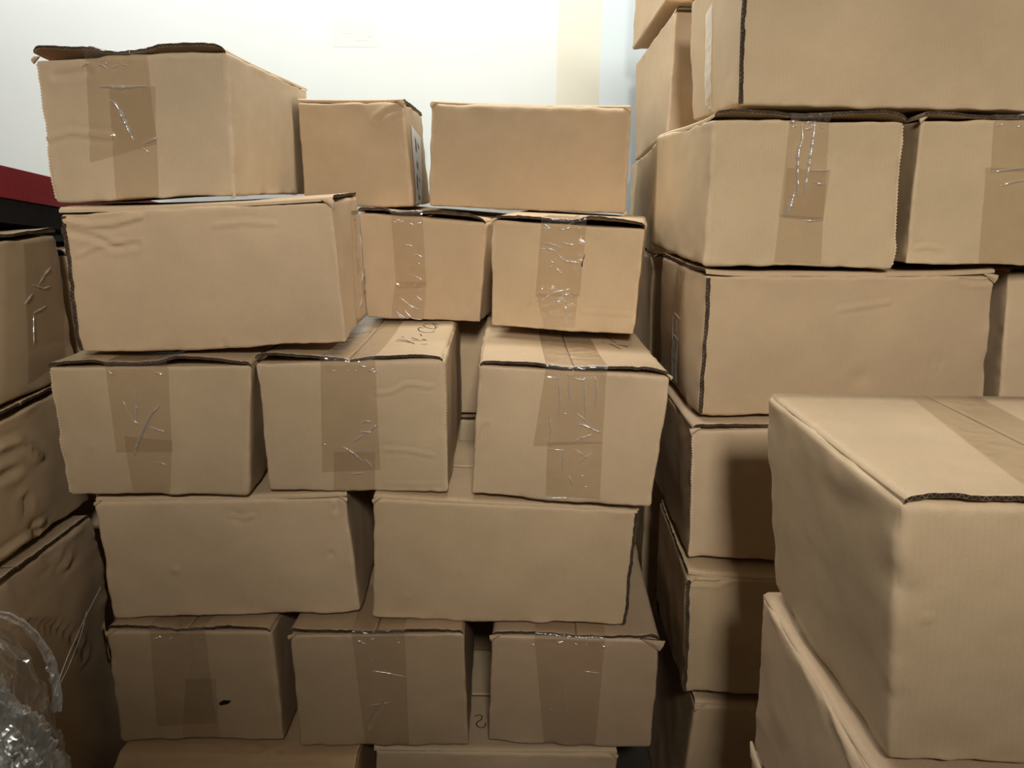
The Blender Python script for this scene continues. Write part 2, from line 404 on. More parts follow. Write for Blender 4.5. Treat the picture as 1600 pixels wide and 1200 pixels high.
        wall(g[:, 0], ua[g[:, 0]], True, ce); wall(g[:, -1], ua[g[:, -1]], False, ce); wall(g[0, :], ub[g[0, :]], False, cs); wall(g[-1, :], ub[g[-1, :]], True, cs)
        ed = np.minimum(np.minimum(I * .006, (na - 1 - I) * .006), .004 + np.minimum(J, nb - 1 - J) * .004); ed = np.r_[ed, ed]
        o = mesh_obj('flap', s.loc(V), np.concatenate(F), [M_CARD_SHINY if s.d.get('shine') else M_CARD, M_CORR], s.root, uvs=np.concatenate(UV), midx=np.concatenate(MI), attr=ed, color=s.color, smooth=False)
        sm = np.zeros(len(o.data.polygons), bool); sm[:len(F[0]) * 2] = True
        o.data.polygons.foreach_set('use_smooth', sm)
        return o
    def flaps(s):
        W, D = s.dim[0], s.dim[1]; ga = .0012
        if s.d['kind'] == 'end':
            s.flap(.003 / W, .5 - ga / W, -.0015 / D, 1 + .001 / D, .0016)
            s.flap(.5 + ga / W, 1 - .003 / W, -.0015 / D, 1 + .001 / D, .0016)
        else:
            lip = s.d.get('lip', -.004)
            s.flap(-.001 / W, 1 + .001 / W, -lip / D, .5 - ga / D, .0016)
            s.flap(-.001 / W, 1 + .001 / W, .5 + ga / D, 1 - .004 / D, .0016)

    def tape(s, t, k):
        face = t.get('face', 'front'); q = np.array(t['q'], float)
        iu, iv, iw, side = s.AX[face]; LU, LV = s.dim[iu], s.dim[iv]
        wr = t.get('wr', .5); off = .0009 if t.get('under') else .0019
        if t.get('top'): q[0, 1] = q[1, 1] = .972
        q[:, 1] = np.clip(q[:, 1], .012, .985 if face != 'top' else .999)
        hgt = abs(q[0, 1] - q[3, 1]) * LV; wid = abs(q[1, 0] - q[0, 0]) * LU
        ns = max(6, int(wid / .0035)); nt_ = max(6, int(hgt / .0035))
        tu = np.linspace(0, 1, ns); tv = np.linspace(0, 1, nt_)
        TV, TU = np.meshgrid(tv, tu, indexing='ij')
        U = (1 - TV) * ((1 - TU) * q[0, 0] + TU * q[1, 0]) + TV * ((1 - TU) * q[3, 0] + TU * q[2, 0])
        Vv = (1 - TV) * ((1 - TU) * q[0, 1] + TU * q[1, 1]) + TV * ((1 - TU) * q[3, 1] + TU * q[2, 1])
        U = U.ravel().copy(); Vv = Vv.ravel().copy()
        r3 = np.stack([U * LU, Vv * LV, U * 0 + k], 1)
        rid = (1 - np.abs(vnoise(r3 * 38, s.seed + 21))) ** 5 + .6 * (1 - np.abs(vnoise(r3 * (25, 90, 1), s.seed + 22))) ** 6
        msk = np.clip(vnoise(r3 * 14, s.seed + 23) * 1.6 + .25, 0, 1)
        if face == 'top': U = np.clip(U, .002, .998)
        pos, n = s.on(face, U, Vv, off + wr * .0030 * rid * msk)
        rows = [pos.reshape(nt_, ns, 3)]
        if t.get('top'):
            nb = max(8, int(t['top'] * s.dim[1] / .008)); tb = np.linspace(t['top'], 0, nb)
            TB, TU2 = np.meshgrid(tb, tu, indexing='ij'); UT = q[0, 0] + (q[1, 0] - q[0, 0]) * TU2
            r2 = np.stack([UT.ravel() * LU, TB.ravel() * s.dim[1], UT.ravel() * 0], 1)
            pt = s.lid(UT.ravel(), TB.ravel()) + (.0010 + .0012 * wr * (1 - np.abs(vnoise(r2 * 40, s.seed + 31))) ** 4)[:, None] * s.E[2]
            pt = pt.reshape(nb, ns, 3)
            br = []
            e0 = pt[-1] - .003 * s.E[1]; e1 = rows[0][0]
            for f in np.linspace(.12, .88, 7):
                c = (1 - f) * e0 + f * e1 + (-s.E[1] + .5 * s.E[2]) * (.0035 * math.sin(math.pi * f))
                rr = np.stack([tu * wid * 1.0, tu * 0 + f * .02, tu * 0 + s.seed], 1)
                c = c + (-s.E[1])[None] * (.0022 * (1 - np.abs(vnoise(rr * 110, s.seed + 41))) ** 3)[:, None] + s.E[2][None] * (.0015 * vnoise(rr * 90, s.seed + 42))[:, None]
                br.append(c)
            rows = [pt, np.array(br)] + rows
        G = np.concatenate(rows); F = grid_faces(G.shape[0], ns)
        o = mesh_obj('tape', s.loc(G.reshape(-1, 3)), F[:, ::-1], M_TAPE, s.root)
        # folds and wrinkles standing up from the strip
        glare_folds = []  # short random creases added as glare along the taped top edge
        if t.get('top'):
            for _ in range(6):
                u0 = s.rg.uniform(q[0, 0], q[1, 0]); v0 = s.rg.uniform(.935, .97); du, dv = s.rg.uniform(-.05, .05), s.rg.uniform(-.03, .02)
                glare_folds.append((s.rg.uniform(.0025, .0045), [(u0, v0), (u0 + du * .5, v0 + dv * .3), (u0 + du, v0 + dv)]))
        for wd, pts in t.get('folds', []) + glare_folds:
            sc = np.array([LU, LV]); p = smooth_line(np.array(pts) * sc, .0025); m = len(p)
            tg = np.gradient(p, axis=0); tg /= np.maximum(np.linalg.norm(tg, axis=1, keepdims=True), 1e-9); nr = np.stack([-tg[:, 1], tg[:, 0]], 1)
            x = np.linspace(0, 1, m); prof = 1.25 * np.sin(math.pi * np.clip(x * .96 + .02, 0, 1)) ** .6 * (.8 + .35 * vnoise(np.stack([x * m * .35, x * 0, x * 0 + wd * 999], 1), s.seed + 3))
            rings = []
            for kx, hz in ((-.5, 0), (-.28, .42), (-.02, .62), (.24, .36), (.5, 0)):
                c = p + nr * (kx * wd * prof)[:, None]; cc = np.clip(c / sc, .004, .996)
                P3, _ = s.on(face, cc[:, 0], cc[:, 1], off + .0008 + hz * wd * prof)
                rings.append(P3)
            g = np.stack(rings, 1)
            mesh_obj('tape_crease', s.loc(g.reshape(-1, 3)), grid_faces(m, 5), M_FOLD, o)
        return o

    def extras(s):
        d = s.d; E = s.E
        for k, t in enumerate(d['tapes']): s.tape(t, k)
        for side in d.get('joint', []):
            a = 0.0 if side == 'L' else 1.0; sg = 1 if a == 0 else -1
            n = 50; c = np.linspace(.006, .994, n); V = []; F = []; UV = []
            pos, _ = s.on('front', np.full(n, a), c)
            jig = vnoise(np.stack([c * 25, c * 0, c * 0], 1), s.seed + 61) * .0012
            for i in range(n):
                for (x, y) in ((-.0015, .003), (-.0015 + jig[i], -.0045), (.0055 + jig[i], -.0045), (.0055, .003)):
                    V.append(pos[i] + E[0] * x * sg + E[1] * y)
            for i in range(n - 1):
                for k in range(3):
                    f = (i * 4 + k, i * 4 + k + 1, i * 4 + 5 + k, i * 4 + 4 + k); h0, h1 = c[i] * s.dim[2], c[i + 1] * s.dim[2]
                    F.append(f); UV += [(h0, k / 2 if k < 2 else .5), (h0, (k + 1) / 2 if k < 2 else .5), (h1, (k + 1) / 2 if k < 2 else .5), (h1, k / 2 if k < 2 else .5)]
            # give the front strip the full 0..1 across its width
            for i in range(n - 1):
                b = (i * 3 + 1) * 4
                h0, h1 = UV[b][0], UV[b + 2][0]; UV[b:b + 4] = [(h0, 0), (h0, 1), (h1, 1), (h1, 0)]
            mesh_obj('raw_board_edge', s.loc(V), F, M_CORR, s.root, uvs=UV, smooth=False)
        for side in d.get('perf', []):
            a = 0.0 if side == 'L' else 1.0; sg = -1 if a == 0 else 1
            n = int(s.dim[2] / .0033); c = np.linspace(.03, .97, n)
            pos, _ = s.on('front', np.full(n, a), c); V = []; F = []
            for i in range(n):
                tip = .0026 if i % 2 else .0002
                V += [pos[i] - E[0] * sg * .003 - E[1] * .0010, pos[i] + E[0] * sg * tip - E[1] * .0016, pos[i] + E[0] * sg * tip + E[1] * .001]
            for i in range(n - 1):
                for k in range(2): F.append((i * 3 + k, i * 3 + k + 1, i * 3 + k + 4, i * 3 + k + 3))
            mesh_obj('perforated_edge', s.loc(V), F, M_CARD, s.root, uvs=np.zeros((len(F) * 4, 2)), smooth=False, color=s.color)
        for c, sz in d.get('tabs', []):
            sz *= .75 if sz < .025 else 1
            a = 0 if c[1] == 'L' else 1; top = c[0] == 'T'; sg = -1 if a == 0 else 1
            C0 = s.P[{'TL': 3, 'TR': 2, 'BL': 0, 'BR': 1}[c]]; up = E[2] if top else -E[2]
            C0 = C0 - up * .002
            A = C0 - E[0] * sg * sz * 1.5 + up * .006 - E[1] * .002; B_ = C0 - up * sz * .8 - E[1] * .002; X = C0 + E[0] * sg * sz * .30 + up * sz * .22 - E[1] * sz * .30
            mid = (A + B_ + X) / 3 - E[1] * .004; mAX = (A + X) / 2 + up * .002 - E[1] * .003; mBX = (B_ + X) / 2 + E[0] * sg * .001 - E[1] * .002
            ring = [A, mAX, X, mBX, B_]; th = E[1] * .004
            V = [mid] + ring + [mid + th * 1.5] + [r_ + th for r_ in ring]
            F = [(0, 1 + i, 1 + (i + 1) % 5) for i in range(5)] + [(6, 7 + (i + 1) % 5, 7 + i) for i in range(5)]
            mi = [0] * 10
            UV = [(0, .1)] * 30
            for i in range(4):
                F.append((1 + i, 7 + i, 8 + i, 2 + i)); mi.append(1 if sz > .025 else 0); L = .01; UV += [(i * L, 0), (i * L, 1), (i * L + L, 1), (i * L + L, 0)]
            mesh_obj('corner_tab', s.loc(V), F, [M_CARD, M_CORR], s.root, uvs=UV, midx=mi, smooth=False, color=s.color)
        for face, wd, strokes in d['writing']:
            iu, iv, iw, side = s.AX[face]; sc = np.array([s.dim[iu], s.dim[iv]]); V = []; F = []
            for st in strokes:
                p = smooth_line(np.array(st) * sc, .003); m = len(p); tg = np.gradient(p, axis=0); tg /= np.maximum(np.linalg.norm(tg, axis=1, keepdims=True), 1e-9)
                nr = np.stack([-tg[:, 1], tg[:, 0]], 1); b0 = len(V)
                l, r_ = np.clip((p + nr * wd / 2) / sc, .003, .997), np.clip((p - nr * wd / 2) / sc, .003, .997)
                o_ = .0006
                g = np.stack([s.on(face, l[:, 0], l[:, 1], o_)[0], s.on(face, r_[:, 0], r_[:, 1], o_)[0]], 1)
                V += list(g.reshape(-1, 3)); F += list(grid_faces(m, 2, b0))
            o = mesh_obj('handwriting', s.loc(V), F, M_INK, s.root, smooth=False); o['label'] = 'black marker handwriting'
        for face, pts in d['tears'] + d.get('smear', []):
            iu, iv, iw, side = s.AX[face]; sc = np.array([s.dim[iu], s.dim[iv]]); p = resample(np.array(pts + pts[:1]) * sc, .003)[:-1] / sc
            p3, n = s.on(face, p[:, 0], p[:, 1], .0026); c = p.mean(0)[None]; c3, _ = s.on(face, c[:, 0], c[:, 1], .0026)
            V = [c3[0]] + list(p3); m = len(p3); F = [(0, 1 + i, 1 + (i + 1) % m) for i in range(m)]
            sm = (face, pts) in d.get('smear', [])
            o = mesh_obj('ink_smear' if sm else 'torn_hole_shade', s.loc(V), F, M_BLUEINK if sm else M_HOLE, s.root, smooth=False)
            o['label'] = 'faint blue ink smear' if sm else 'dark patch painted for the shade in a torn hole'
        for face, pts in d['label_paper']:
            q = np.array(pts); n = 14; TU, TV = [x.ravel() for x in np.meshgrid(np.linspace(0, 1, n), np.linspace(0, 1, n), indexing='ij')]
            bl = lambda k: (1 - TV) * ((1 - TU) * q[0, k] + TU * q[1, k]) + TV * ((1 - TU) * q[3, k] + TU * q[2, k])
            p3, nn = s.on(face, np.clip(bl(0), .02, .98), np.clip(bl(1), .02, .98), .0015)
            o = mesh_obj('paper_label', s.loc(p3), grid_faces(n, n), M_PAPER, s.root); o['label'] = 'white paper strip with black marks'
            for x0, x1, y0, y1 in ((.30, .42, .10, .30), (.55, .75, .14, .22), (.35, .5, .40, .52), (.2, .34, .58, .80), (.55, .8, .62, .68), (.4, .62, .84, .93)):
                uu = np.array([x0, x1, x1, x0]); vv = np.array([y0, y0 + .04, y1, y1 - .03])
                cu = (1 - vv) * ((1 - uu) * q[0, 0] + uu * q[1, 0]) + vv * ((1 - uu) * q[3, 0] + uu * q[2, 0]); cv = (1 - vv) * ((1 - uu) * q[0, 1] + uu * q[1, 1]) + vv * ((1 - uu) * q[3, 1] + uu * q[2, 1])
                mesh_obj('print_mark', s.loc(s.on(face, cu, cv, .0022)[0]), [(0, 1, 2, 3)], M_INK, o, smooth=False)
        if d.get('upflap'):
            A = s.P[7]; n = 12; V = []; F = []
            for i in range(n):
                t = i / (n - 1); base = s.P[3] * t + s.P[7] * (1 - t)
                V += [base + E[2] * -.004, base + E[0] * (-.004) + E[2] * (.030 * (1 - t) ** 1.2 + .003 * math.sin(t * 9)), base + E[0] * .001 + E[2] * (.029 * (1 - t) ** 1.2)]
            for i in range(n - 1):
                for k in range(2): F.append((i * 3 + k, i * 3 + k + 1, i * 3 + k + 4, i * 3 + k + 3))
            mesh_obj('upturned_flap', s.loc(V), F, M_CARD, s.root, uvs=np.zeros((len(F) * 4, 2)), color=s.color)

# ------------------------------------------------------------------ the room
def struct(o): o['kind'] = 'structure'; return o
struct(slab('floor', (-2.7, -6.1, -.1), (2.7, 3.1, 0), M_FLOOR))
struct(slab('ceiling', (-2.7, -6.1, 3.0), (2.7, 3.1, 3.1), M_CEIL))
struct(slab('wall_back', (-2.6, 2.75, 0), (.141, 2.95, 3.0), M_WALL))
V = [(.141, 2.75, 0), (.297, 2.81, 0), (.297, 3.05, 0), (.141, 3.05, 0)]; V = V + [(x, y, 3.0) for x, y, z in V]
struct(mesh_obj('trim_1', V, [(3, 2, 1, 0), (4, 5, 6, 7), (0, 1, 5, 4), (1, 2, 6, 5), (2, 3, 7, 6), (3, 0, 4, 7)], M_CREAM, smooth=False))
struct(slab('wall_right_back', (.297, 2.81, 0), (2.6, 3.05, 3.0), M_BLUEW))
M_PART = plain('brown_partition', (0.16, 0.125, 0.09), 0.8, 0.2, 5, 0.2)
struct(slab('wall_left', (-2.7, -6.0, 0), (-2.6, 3.05, 3.0), M_PART))
struct(slab('wall_right', (2.6, -6.0, 0), (2.7, 3.05, 3.0), M_PART))
struct(slab('wall_front', (-2.6, -6.1, 0), (2.6, -6.0, 3.0), M_PART))
struct(slab('light_block_wall', (-2.6, -0.56, 0), (-0.02, -0.5, 2.19), M_PART))
struct(slab('light_block_wall_low', (-0.02, -0.56, 0), (2.6, -0.5, 2.06), M_PART))   # both added unseen behind the camera, stepped to shade the lower rows

# faint rectangle of old tape on the wall
rt = empty('tape_residue', (-.553, 2.749, 2.075))
tag(rt, 'faint grey rectangle of old tape residue high on the white wall', 'mark')
slab('residue_patch', (-.078, .0006, -.042), (.078, .0015, .042), M_MARK, rt)
for x, z, w_, h_ in ((-.03, .004, .018, .003), (.02, -.018, .022, .0025), (.052, -.004, .008, .005)):
    slab('residue_scrap', (x - w_, .0002, z - h_), (x + w_, .0012, z + h_), M_WALL if w_ > .01 else M_MARK, rt)

# ------------------------------------------------------------------ boxes
BOXES = [{'name': 'floor_left',
  'label': 'carton with a crumpled tan flap over its front edge, bottom left of the central stack',
  'group': 'cardboard boxes of the central stack',
  'kind': 'long',
  'P': [(-0.9007, 1.4207, 0.0), (-0.3505, 1.4207, 0.0), (-0.3505, 1.4207, 0.284), (-0.9007, 1.4207, 0.284), (-0.9007, 1.8207, 0.0), (-0.3505, 1.8207, 0.0), (-0.3505, 1.8207, 0.284), (-0.9007, 1.8207, 0.284)],
  'tapes': [],
  'creases': [('top', 0.003, 0.004, [(0.524, 0.122), (0.621, 0.076), (0.692, 0.143)]), ('top', 0.003, 0.004, [(0.573, 0.028), (0.619, 0.084), (0.682, 0.031)]),
              ('top', -0.003, 0.004, [(0.589, 0.14), (0.629, 0.061), (0.635, 0.014)])],
  'dents': [],
  'writing': [],
  'tears': [],
  'label_paper': [],
  'lip': 0.03,
  'gap': [(0, 0.004), (1, 0.004)],
  'warm': 1.08},
 {'name': 'floor_mid',
  'label': 'carton at the bottom border of the central stack, right of the crumpled tan flap',
  'group': 'cardboard boxes of the central stack',
  'kind': 'long',
  'P': [(-0.315, 1.4599, 0.0), (0.2588, 1.4599, 0.0), (0.2588, 1.4599, 0.284), (-0.315, 1.4599, 0.284), (-0.315, 1.8599, 0.0), (0.2588, 1.8599, 0.0), (0.2588, 1.8599, 0.284), (-0.315, 1.8599, 0.284)],
  'tapes': [],
  'creases': [],
  'dents': [],
  'writing': [('top', 0.003, [[(0.405, 0.294), (0.421, 0.311), (0.438, 0.3), (0.434, 0.266), (0.415, 0.242), (0.413, 0.214), (0.43, 0.192), (0.45, 0.198), (0.454, 0.238)]])],
  'tears': [],
  'label_paper': [],
  'gap': [(0, 0.002), (1, 0.004)],
  'tabs': [('TR', 0.016)]},
 {'name': 'low_left',
  'label': 'carton with a small torn hole and wide brown tape, left in the lowest full row',
  'group': 'cardboard boxes of the central stack',
  'kind': 'end',
  'P': [(-0.9093, 1.4628, 0.305), (-0.525, 1.4612, 0.305), (-0.5353, 1.4613, 0.602), (-0.9063, 1.4628, 0.5957), (-0.907, 2.0428, 0.305), (-0.5227, 2.0412, 0.305), (-0.533, 2.0413, 0.602), (-0.904, 2.0428, 0.5957)],
  'tapes': [{'top': 0.35, 'wr': 0.6, 'q': [(0.265, 0.994), (0.601, 0.983), (0.593, 0.172), (0.233, 0.146)], 'folds': []}, {'wr': 0.5, 'under': 1, 'q': [(0.44, 0.583), (0.624, 0.585), (0.599, 0.009), (0.371, 0.003)], 'folds': []}],
  'creases': [],
  'dents': [],
  'writing': [],
  'tears': [('front', [(0.629, 0.369), (0.659, 0.393), (0.706, 0.388), (0.683, 0.358), (0.647, 0.346), (0.627, 0.345)])],
  'label_paper': [],
  'gap': [(0, 0.008), (0.12, 0.009), (0.3, 0.007), (0.42, 0.001), (0.55, 0.004), (0.75, 0.008), (0.97, 0.003), (1, 0)],
  'tabs': [('TL', 0.018)],
  'shine': 0.5,
  'warm': 1.03},
 {'name': 'low_mid',
  'label': 'carton with scuffed shiny front and a curled flap, middle of the lowest full row',
  'group': 'cardboard boxes of the central stack',
  'kind': 'end',
  'P': [(-0.4837, 1.4537, 0.305), (-0.0917, 1.4606, 0.305), (-0.0995, 1.4604, 0.604), (-0.4929, 1.4535, 0.598), (-0.4938, 2.0336, 0.305), (-0.1019, 2.0405, 0.305), (-0.1096, 2.0403, 0.604), (-0.503, 2.0335, 0.598)],
  'tapes': [{'top': 0.35,
             'wr': 0.5,
             'folds': [(0.004, [(0.464, 0.802), (0.455, 0.694)]), (0.003, [(0.458, 0.689), (0.525, 0.676), (0.649, 0.635)]), (0.002, [(0.409, 0.382), (0.558, 0.416)])],
             'q': [(0.358, 1.022), (0.657, 1.017), (0.647, 0.006), (0.386, 0.006)]}],
  'creases': [('front', -0.004, 0.004, [(0.414, 0.169), (0.454, 0.294), (0.504, 0.393)])],
  'dents': [],
  'writing': [],
  'tears': [],
  'label_paper': [],
  'gap': [(0, 0.01), (0.15, 0.006), (0.4, 0.003), (0.45, 0.001), (0.6, 0.003), (0.8, 0.005), (0.97, 0.002), (1, 0)],
  'tabs': [('TL', 0.014)],
  'shine': 0.5,
  'warm': 1.03},
 {'name': 'low_right',
  'label': 'carton with glinting tape along its dark top edge, right end of the lowest full row',
  'group': 'cardboard boxes of the central stack',
  'kind': 'end',
  'P': [(-0.0483, 1.4696, 0.305), (0.339, 1.4557, 0.305), (0.3413, 1.4557, 0.5956), (-0.0391, 1.4693, 0.594), (-0.0275, 2.0492, 0.305), (0.3598, 2.0354, 0.305), (0.3621, 2.0353, 0.5956), (-0.0184, 2.0489, 0.594)],
  'tapes': [{'top': 0.35,
             'wr': 0.5,
             'folds': [(0.004, [(0.256, 0.991), (0.348, 1.067)]), (0.004, [(0.407, 1.06), (0.457, 1.009)]), (0.003, [(0.567, 1.067), (0.634, 1.017)]), (0.003, [(0.564, 0.717), (0.612, 0.707), (0.654, 0.703)]),
                       (0.0025, [(0.375, 0.336), (0.386, 0.361)]), (0.003, [(0.433, 0.774), (0.45, 0.574), (0.468, 0.275)])],
             'q': [(0.259, 0.995), (0.672, 0.996), (0.659, 0.004), (0.348, 0.009)]}],
  'creases': [],
  'dents': [],
  'writing': [],
  'tears': [],
  'label_paper': [],
  'gap': [(0, 0.004), (0.1, 0.006), (0.35, 0.005), (0.5, 0.001), (0.7, 0.002), (0.85, 0.004), (0.95, 0.008), (1, 0.004)],
  'tabs': [('TR', 0.03), ('TL', 0.02)],
  'shine': 0.5,
  'warm': 1.03},
 {'name': 'second_left',
  'label': 'plain long carton with small dents, left of the two long cartons above the lowest row',
  'group': 'cardboard boxes of the central stack',
  'kind': 'long',
  'P': [(-0.8998, 1.4858, 0.617), (-0.3435, 1.5095, 0.625), (-0.3628, 1.5086, 0.9093), (-0.9053, 1.4856, 0.9014), (-0.9167, 1.8855, 0.617), (-0.3605, 1.9091, 0.625), (-0.3798, 1.9083, 0.9093), (-0.9223, 1.8852, 0.9014)],
  'tapes': [],
  'creases': [('front', 0.003, 0.004, [(0.522, 0.884), (0.576, 0.849), (0.624, 0.869)]), ('front', -0.004, 0.005, [(0.948, 1.034), (0.964, 0.964), (0.949, 0.883)])],
  'dents': [('front', 0.909, 0.521, 0.006, -0.005), ('front', 0.28, 0.42, 0.008, 0.004), ('front', 0.564, 0.866, 0.012, -0.003)],
  'writing': [],
  'tears': [],
  'label_paper': [],
  'gap': [(0, 0.003), (1, 0.003)],
  'tabs': [('TL', 0.012), ('TR', 0.014)]},
 {'name': 'second_right',
  'label': 'plain long carton with dark raw right edge, right of the two above the lowest row',
  'group': 'cardboard boxes of the central stack',
  'kind': 'long',
  'P': [(-0.3127, 1.4939, 0.622), (0.2653, 1.4843, 0.615), (0.2798, 1.4841, 0.8974), (-0.2991, 1.4937, 0.9138), (-0.306, 1.8938, 0.622), (0.2719, 1.8843, 0.615), (0.2865, 1.884, 0.8974), (-0.2925, 1.8936, 0.9138)],
  'tapes': [],
  'creases': [],
  'dents': [('front', 0.14, 0.192, 0.004, 0.003)],
  'writing': [],
  'tears': [],
  'label_paper': [],
  'gap': [(0, 0.003), (1, 0.003)],
  'joint': ['R'],
  'tabs': [('TL', 0.014)]},
 {'name': 'middle_left',
  'label': 'carton with star-shaped crinkles in its brown tape, left end of the middle row',
  'group': 'cardboard boxes of the central stack',
  'kind': 'end',
  'P': [(-0.9457, 1.4649, 0.925), (-0.5705, 1.4836, 0.925), (-0.5371, 1.4852, 1.215), (-0.9508, 1.4647, 1.2091), (-0.9746, 2.0442, 0.925), (-0.5993, 2.0629, 0.925), (-0.5659, 2.0645, 1.215), (-0.9796, 2.0439, 1.2091)],
  'tapes': [{'top': 0.6,
             'wr': 0.5,
             'folds': [(0.008, [(0.539, 0.706), (0.495, 0.653), (0.461, 0.573), (0.433, 0.492), (0.403, 0.401), (0.386, 0.318)]), (0.004, [(0.478, 0.55), (0.514, 0.531), (0.556, 0.513)]), (0.006, [(0.396, 0.601), (0.428, 0.564)]),
                       (0.004, [(0.355, 0.744), (0.371, 0.673), (0.396, 0.601)]), (0.003, [(0.49, 0.271), (0.528, 0.265), (0.559, 0.246)]), (0.004, [(0.416, 0.841), (0.419, 0.69), (0.406, 0.565)])],
             'q': [(0.28, 0.98), (0.585, 0.975), (0.591, 0.351), (0.291, 0.35)]},
            {'wr': 0.4, 'under': 1, 'q': [(0.34, 0.475), (0.591, 0.436), (0.562, 0.005), (0.354, 0.012)], 'folds': []}],
  'creases': [],
  'dents': [('front', 0.166, 0.392, 0.004, 0.003)],
  'writing': [],
  'tears': [],
  'label_paper': [],
  'gap': [(0, 0.002), (0.2, 0.007), (0.3, 0.003), (0.42, 0.001), (0.55, 0.004), (0.62, 0.011), (0.8, 0.008), (0.9, 0.003), (1, 0)],
  'perf': ['L']},
 {'name': 'middle_mid',
  'label': 'carton with handwriting on its pale top and shiny tape wrinkles, centre of middle row',
  'group': 'cardboard boxes of the central stack',
  'kind': 'end',
  'P': [(-0.5317, 1.5057, 0.925), (-0.1381, 1.5112, 0.925), (-0.1432, 1.5112, 1.2236), (-0.5402, 1.5056, 1.2128), (-0.5399, 2.0856, 0.925), (-0.1463, 2.0912, 0.925), (-0.1513, 2.0911, 1.2236), (-0.5484, 2.0855, 1.2128)],
  'tapes': [{'top': 0.95,
             'wr': 0.6,
             'folds': [(0.007, [(0.627, 0.538), (0.598, 0.496), (0.564, 0.472)]), (0.0035, [(0.564, 0.468), (0.529, 0.435), (0.487, 0.401)]), (0.003, [(0.531, 0.482), (0.598, 0.482)]),
                       (0.005, [(0.551, 0.553), (0.575, 0.567), (0.607, 0.555)]), (0.005, [(0.425, 0.368), (0.47, 0.339), (0.508, 0.291), (0.54, 0.242)]), (0.003, [(0.548, 0.271), (0.573, 0.233), (0.595, 0.184)]),
                       (0.003, [(0.318, 0.383), (0.345, 0.383)]), (0.003, [(0.461, 0.149), (0.508, 0.15), (0.546, 0.166)])],
             'q': [(0.348, 1.001), (0.638, 0.999), (0.632, 0.18), (0.309, 0.158)]},
            {'wr': 0.4, 'under': 1, 'q': [(0.381, 0.322), (0.609, 0.321), (0.592, 0.001), (0.363, -0.001)], 'folds': []}],
  'creases': [('front', 0.003, 0.004, [(0.632, 0.767), (0.707, 0.771), (0.795, 0.836), (0.938, 0.814)]), ('front', 0.0025, 0.004, [(0.659, 0.341), (0.796, 0.331), (0.925, 0.291)]),
              ('front', 0.002, 0.003, [(0.644, 0.058), (0.966, 0.061)])],
  'dents': [],
  'writing': [('top', 0.0028,
               [[(0.674, 0.33), (0.726, 0.316), (0.768, 0.284)], [(0.681, 0.364), (0.736, 0.338), (0.8, 0.254)], [(0.695, 0.418), (0.71, 0.401)], [(0.758, 0.391), (0.807, 0.342)], [(0.767, 0.292), (0.787, 0.276), (0.797, 0.254)],
                [(0.772, 0.336), (0.82, 0.318), (0.86, 0.324)], [(0.833, 0.348), (0.861, 0.316)], [(0.84, 0.237), (0.877, 0.235)], [(0.8, 0.46), (0.818, 0.419)],
                [(0.797, 0.596), (0.772, 0.615), (0.766, 0.58), (0.787, 0.527), (0.825, 0.491), (0.868, 0.489), (0.884, 0.513)],
                [(0.788, 0.66), (0.807, 0.613), (0.852, 0.575), (0.881, 0.556), (0.874, 0.627), (0.845, 0.693), (0.81, 0.696), (0.795, 0.678)], [(0.843, 0.675), (0.867, 0.683), (0.886, 0.648)], [(0.879, 0.591), (0.891, 0.608)]]),
              ('top', 0.0022,
               [[(0.436, 0.514), (0.454, 0.556), (0.472, 0.58)], [(0.458, 0.505), (0.475, 0.512), (0.479, 0.554)], [(0.468, 0.616), (0.475, 0.67), (0.495, 0.687)], [(0.489, 0.716), (0.499, 0.802)],
                [(0.517, 0.604), (0.529, 0.648), (0.543, 0.675)], [(0.486, 0.624), (0.49, 0.669)]])],
  'tears': [],
  'label_paper': [],
  'gap': [(0, 0.01), (0.1, 0.012), (0.25, 0.008), (0.42, 0.004), (0.5, 0.0), (0.6, 0.004), (0.75, 0.006), (0.9, 0.005), (1, 0.001)],
  'perf': ['R']},
 {'name': 'middle_right',
  'label': 'carton jutting forward with long vertical wrinkles in its tape, right end of the middle row',
  'group': 'cardboard boxes of the central stack',
  'kind': 'end',
  'P': [(-0.088, 1.4988, 0.925), (0.2981, 1.4472, 0.925), (0.3213, 1.4441, 1.2123), (-0.0699, 1.4964, 1.2171), (-0.0938, 2.0788, 0.925), (0.2923, 2.0272, 0.925), (0.3155, 2.0241, 1.2123), (-0.0757, 2.0764, 1.2171)],
  'tapes': [{'top': 0.95,
             'wr': 1.0,
             'folds': [(0.005, [(0.548, 0.607), (0.589, 0.605), (0.635, 0.578), (0.689, 0.551)]), (0.004, [(0.54, 0.473), (0.582, 0.509), (0.631, 0.54)]), (0.004, [(0.576, 0.315), (0.609, 0.361), (0.643, 0.397)]),
                       (0.003, [(0.546, 0.686), (0.577, 0.657), (0.606, 0.617)]), (0.003, [(0.472, 0.69), (0.495, 0.676)]), (0.003, [(0.552, 0.421), (0.608, 0.372)]), (0.004, [(0.482, 0.99), (0.487, 0.878), (0.499, 0.776)]),
                       (0.004, [(0.613, 0.97), (0.631, 0.89), (0.637, 0.735)]), (0.004, [(0.422, 0.975), (0.446, 0.792), (0.449, 0.604)]), (0.004, [(0.391, 0.683), (0.415, 0.558), (0.411, 0.451)]),
                       (0.004, [(0.561, 0.946), (0.592, 0.658)])],
             'q': [(0.353, 0.995), (0.672, 1.001), (0.695, 0.475), (0.327, 0.422)]},
            {'wr': 0.7,
             'under': 1,
             'folds': [(0.004, [(0.538, 0.213), (0.545, 0.181), (0.563, 0.138)]), (0.003, [(0.598, 0.219), (0.621, 0.215)]), (0.003, [(0.617, 0.132), (0.643, 0.135)]), (0.005, [(0.408, 0.017), (0.461, 0.028), (0.537, 0.036)]),
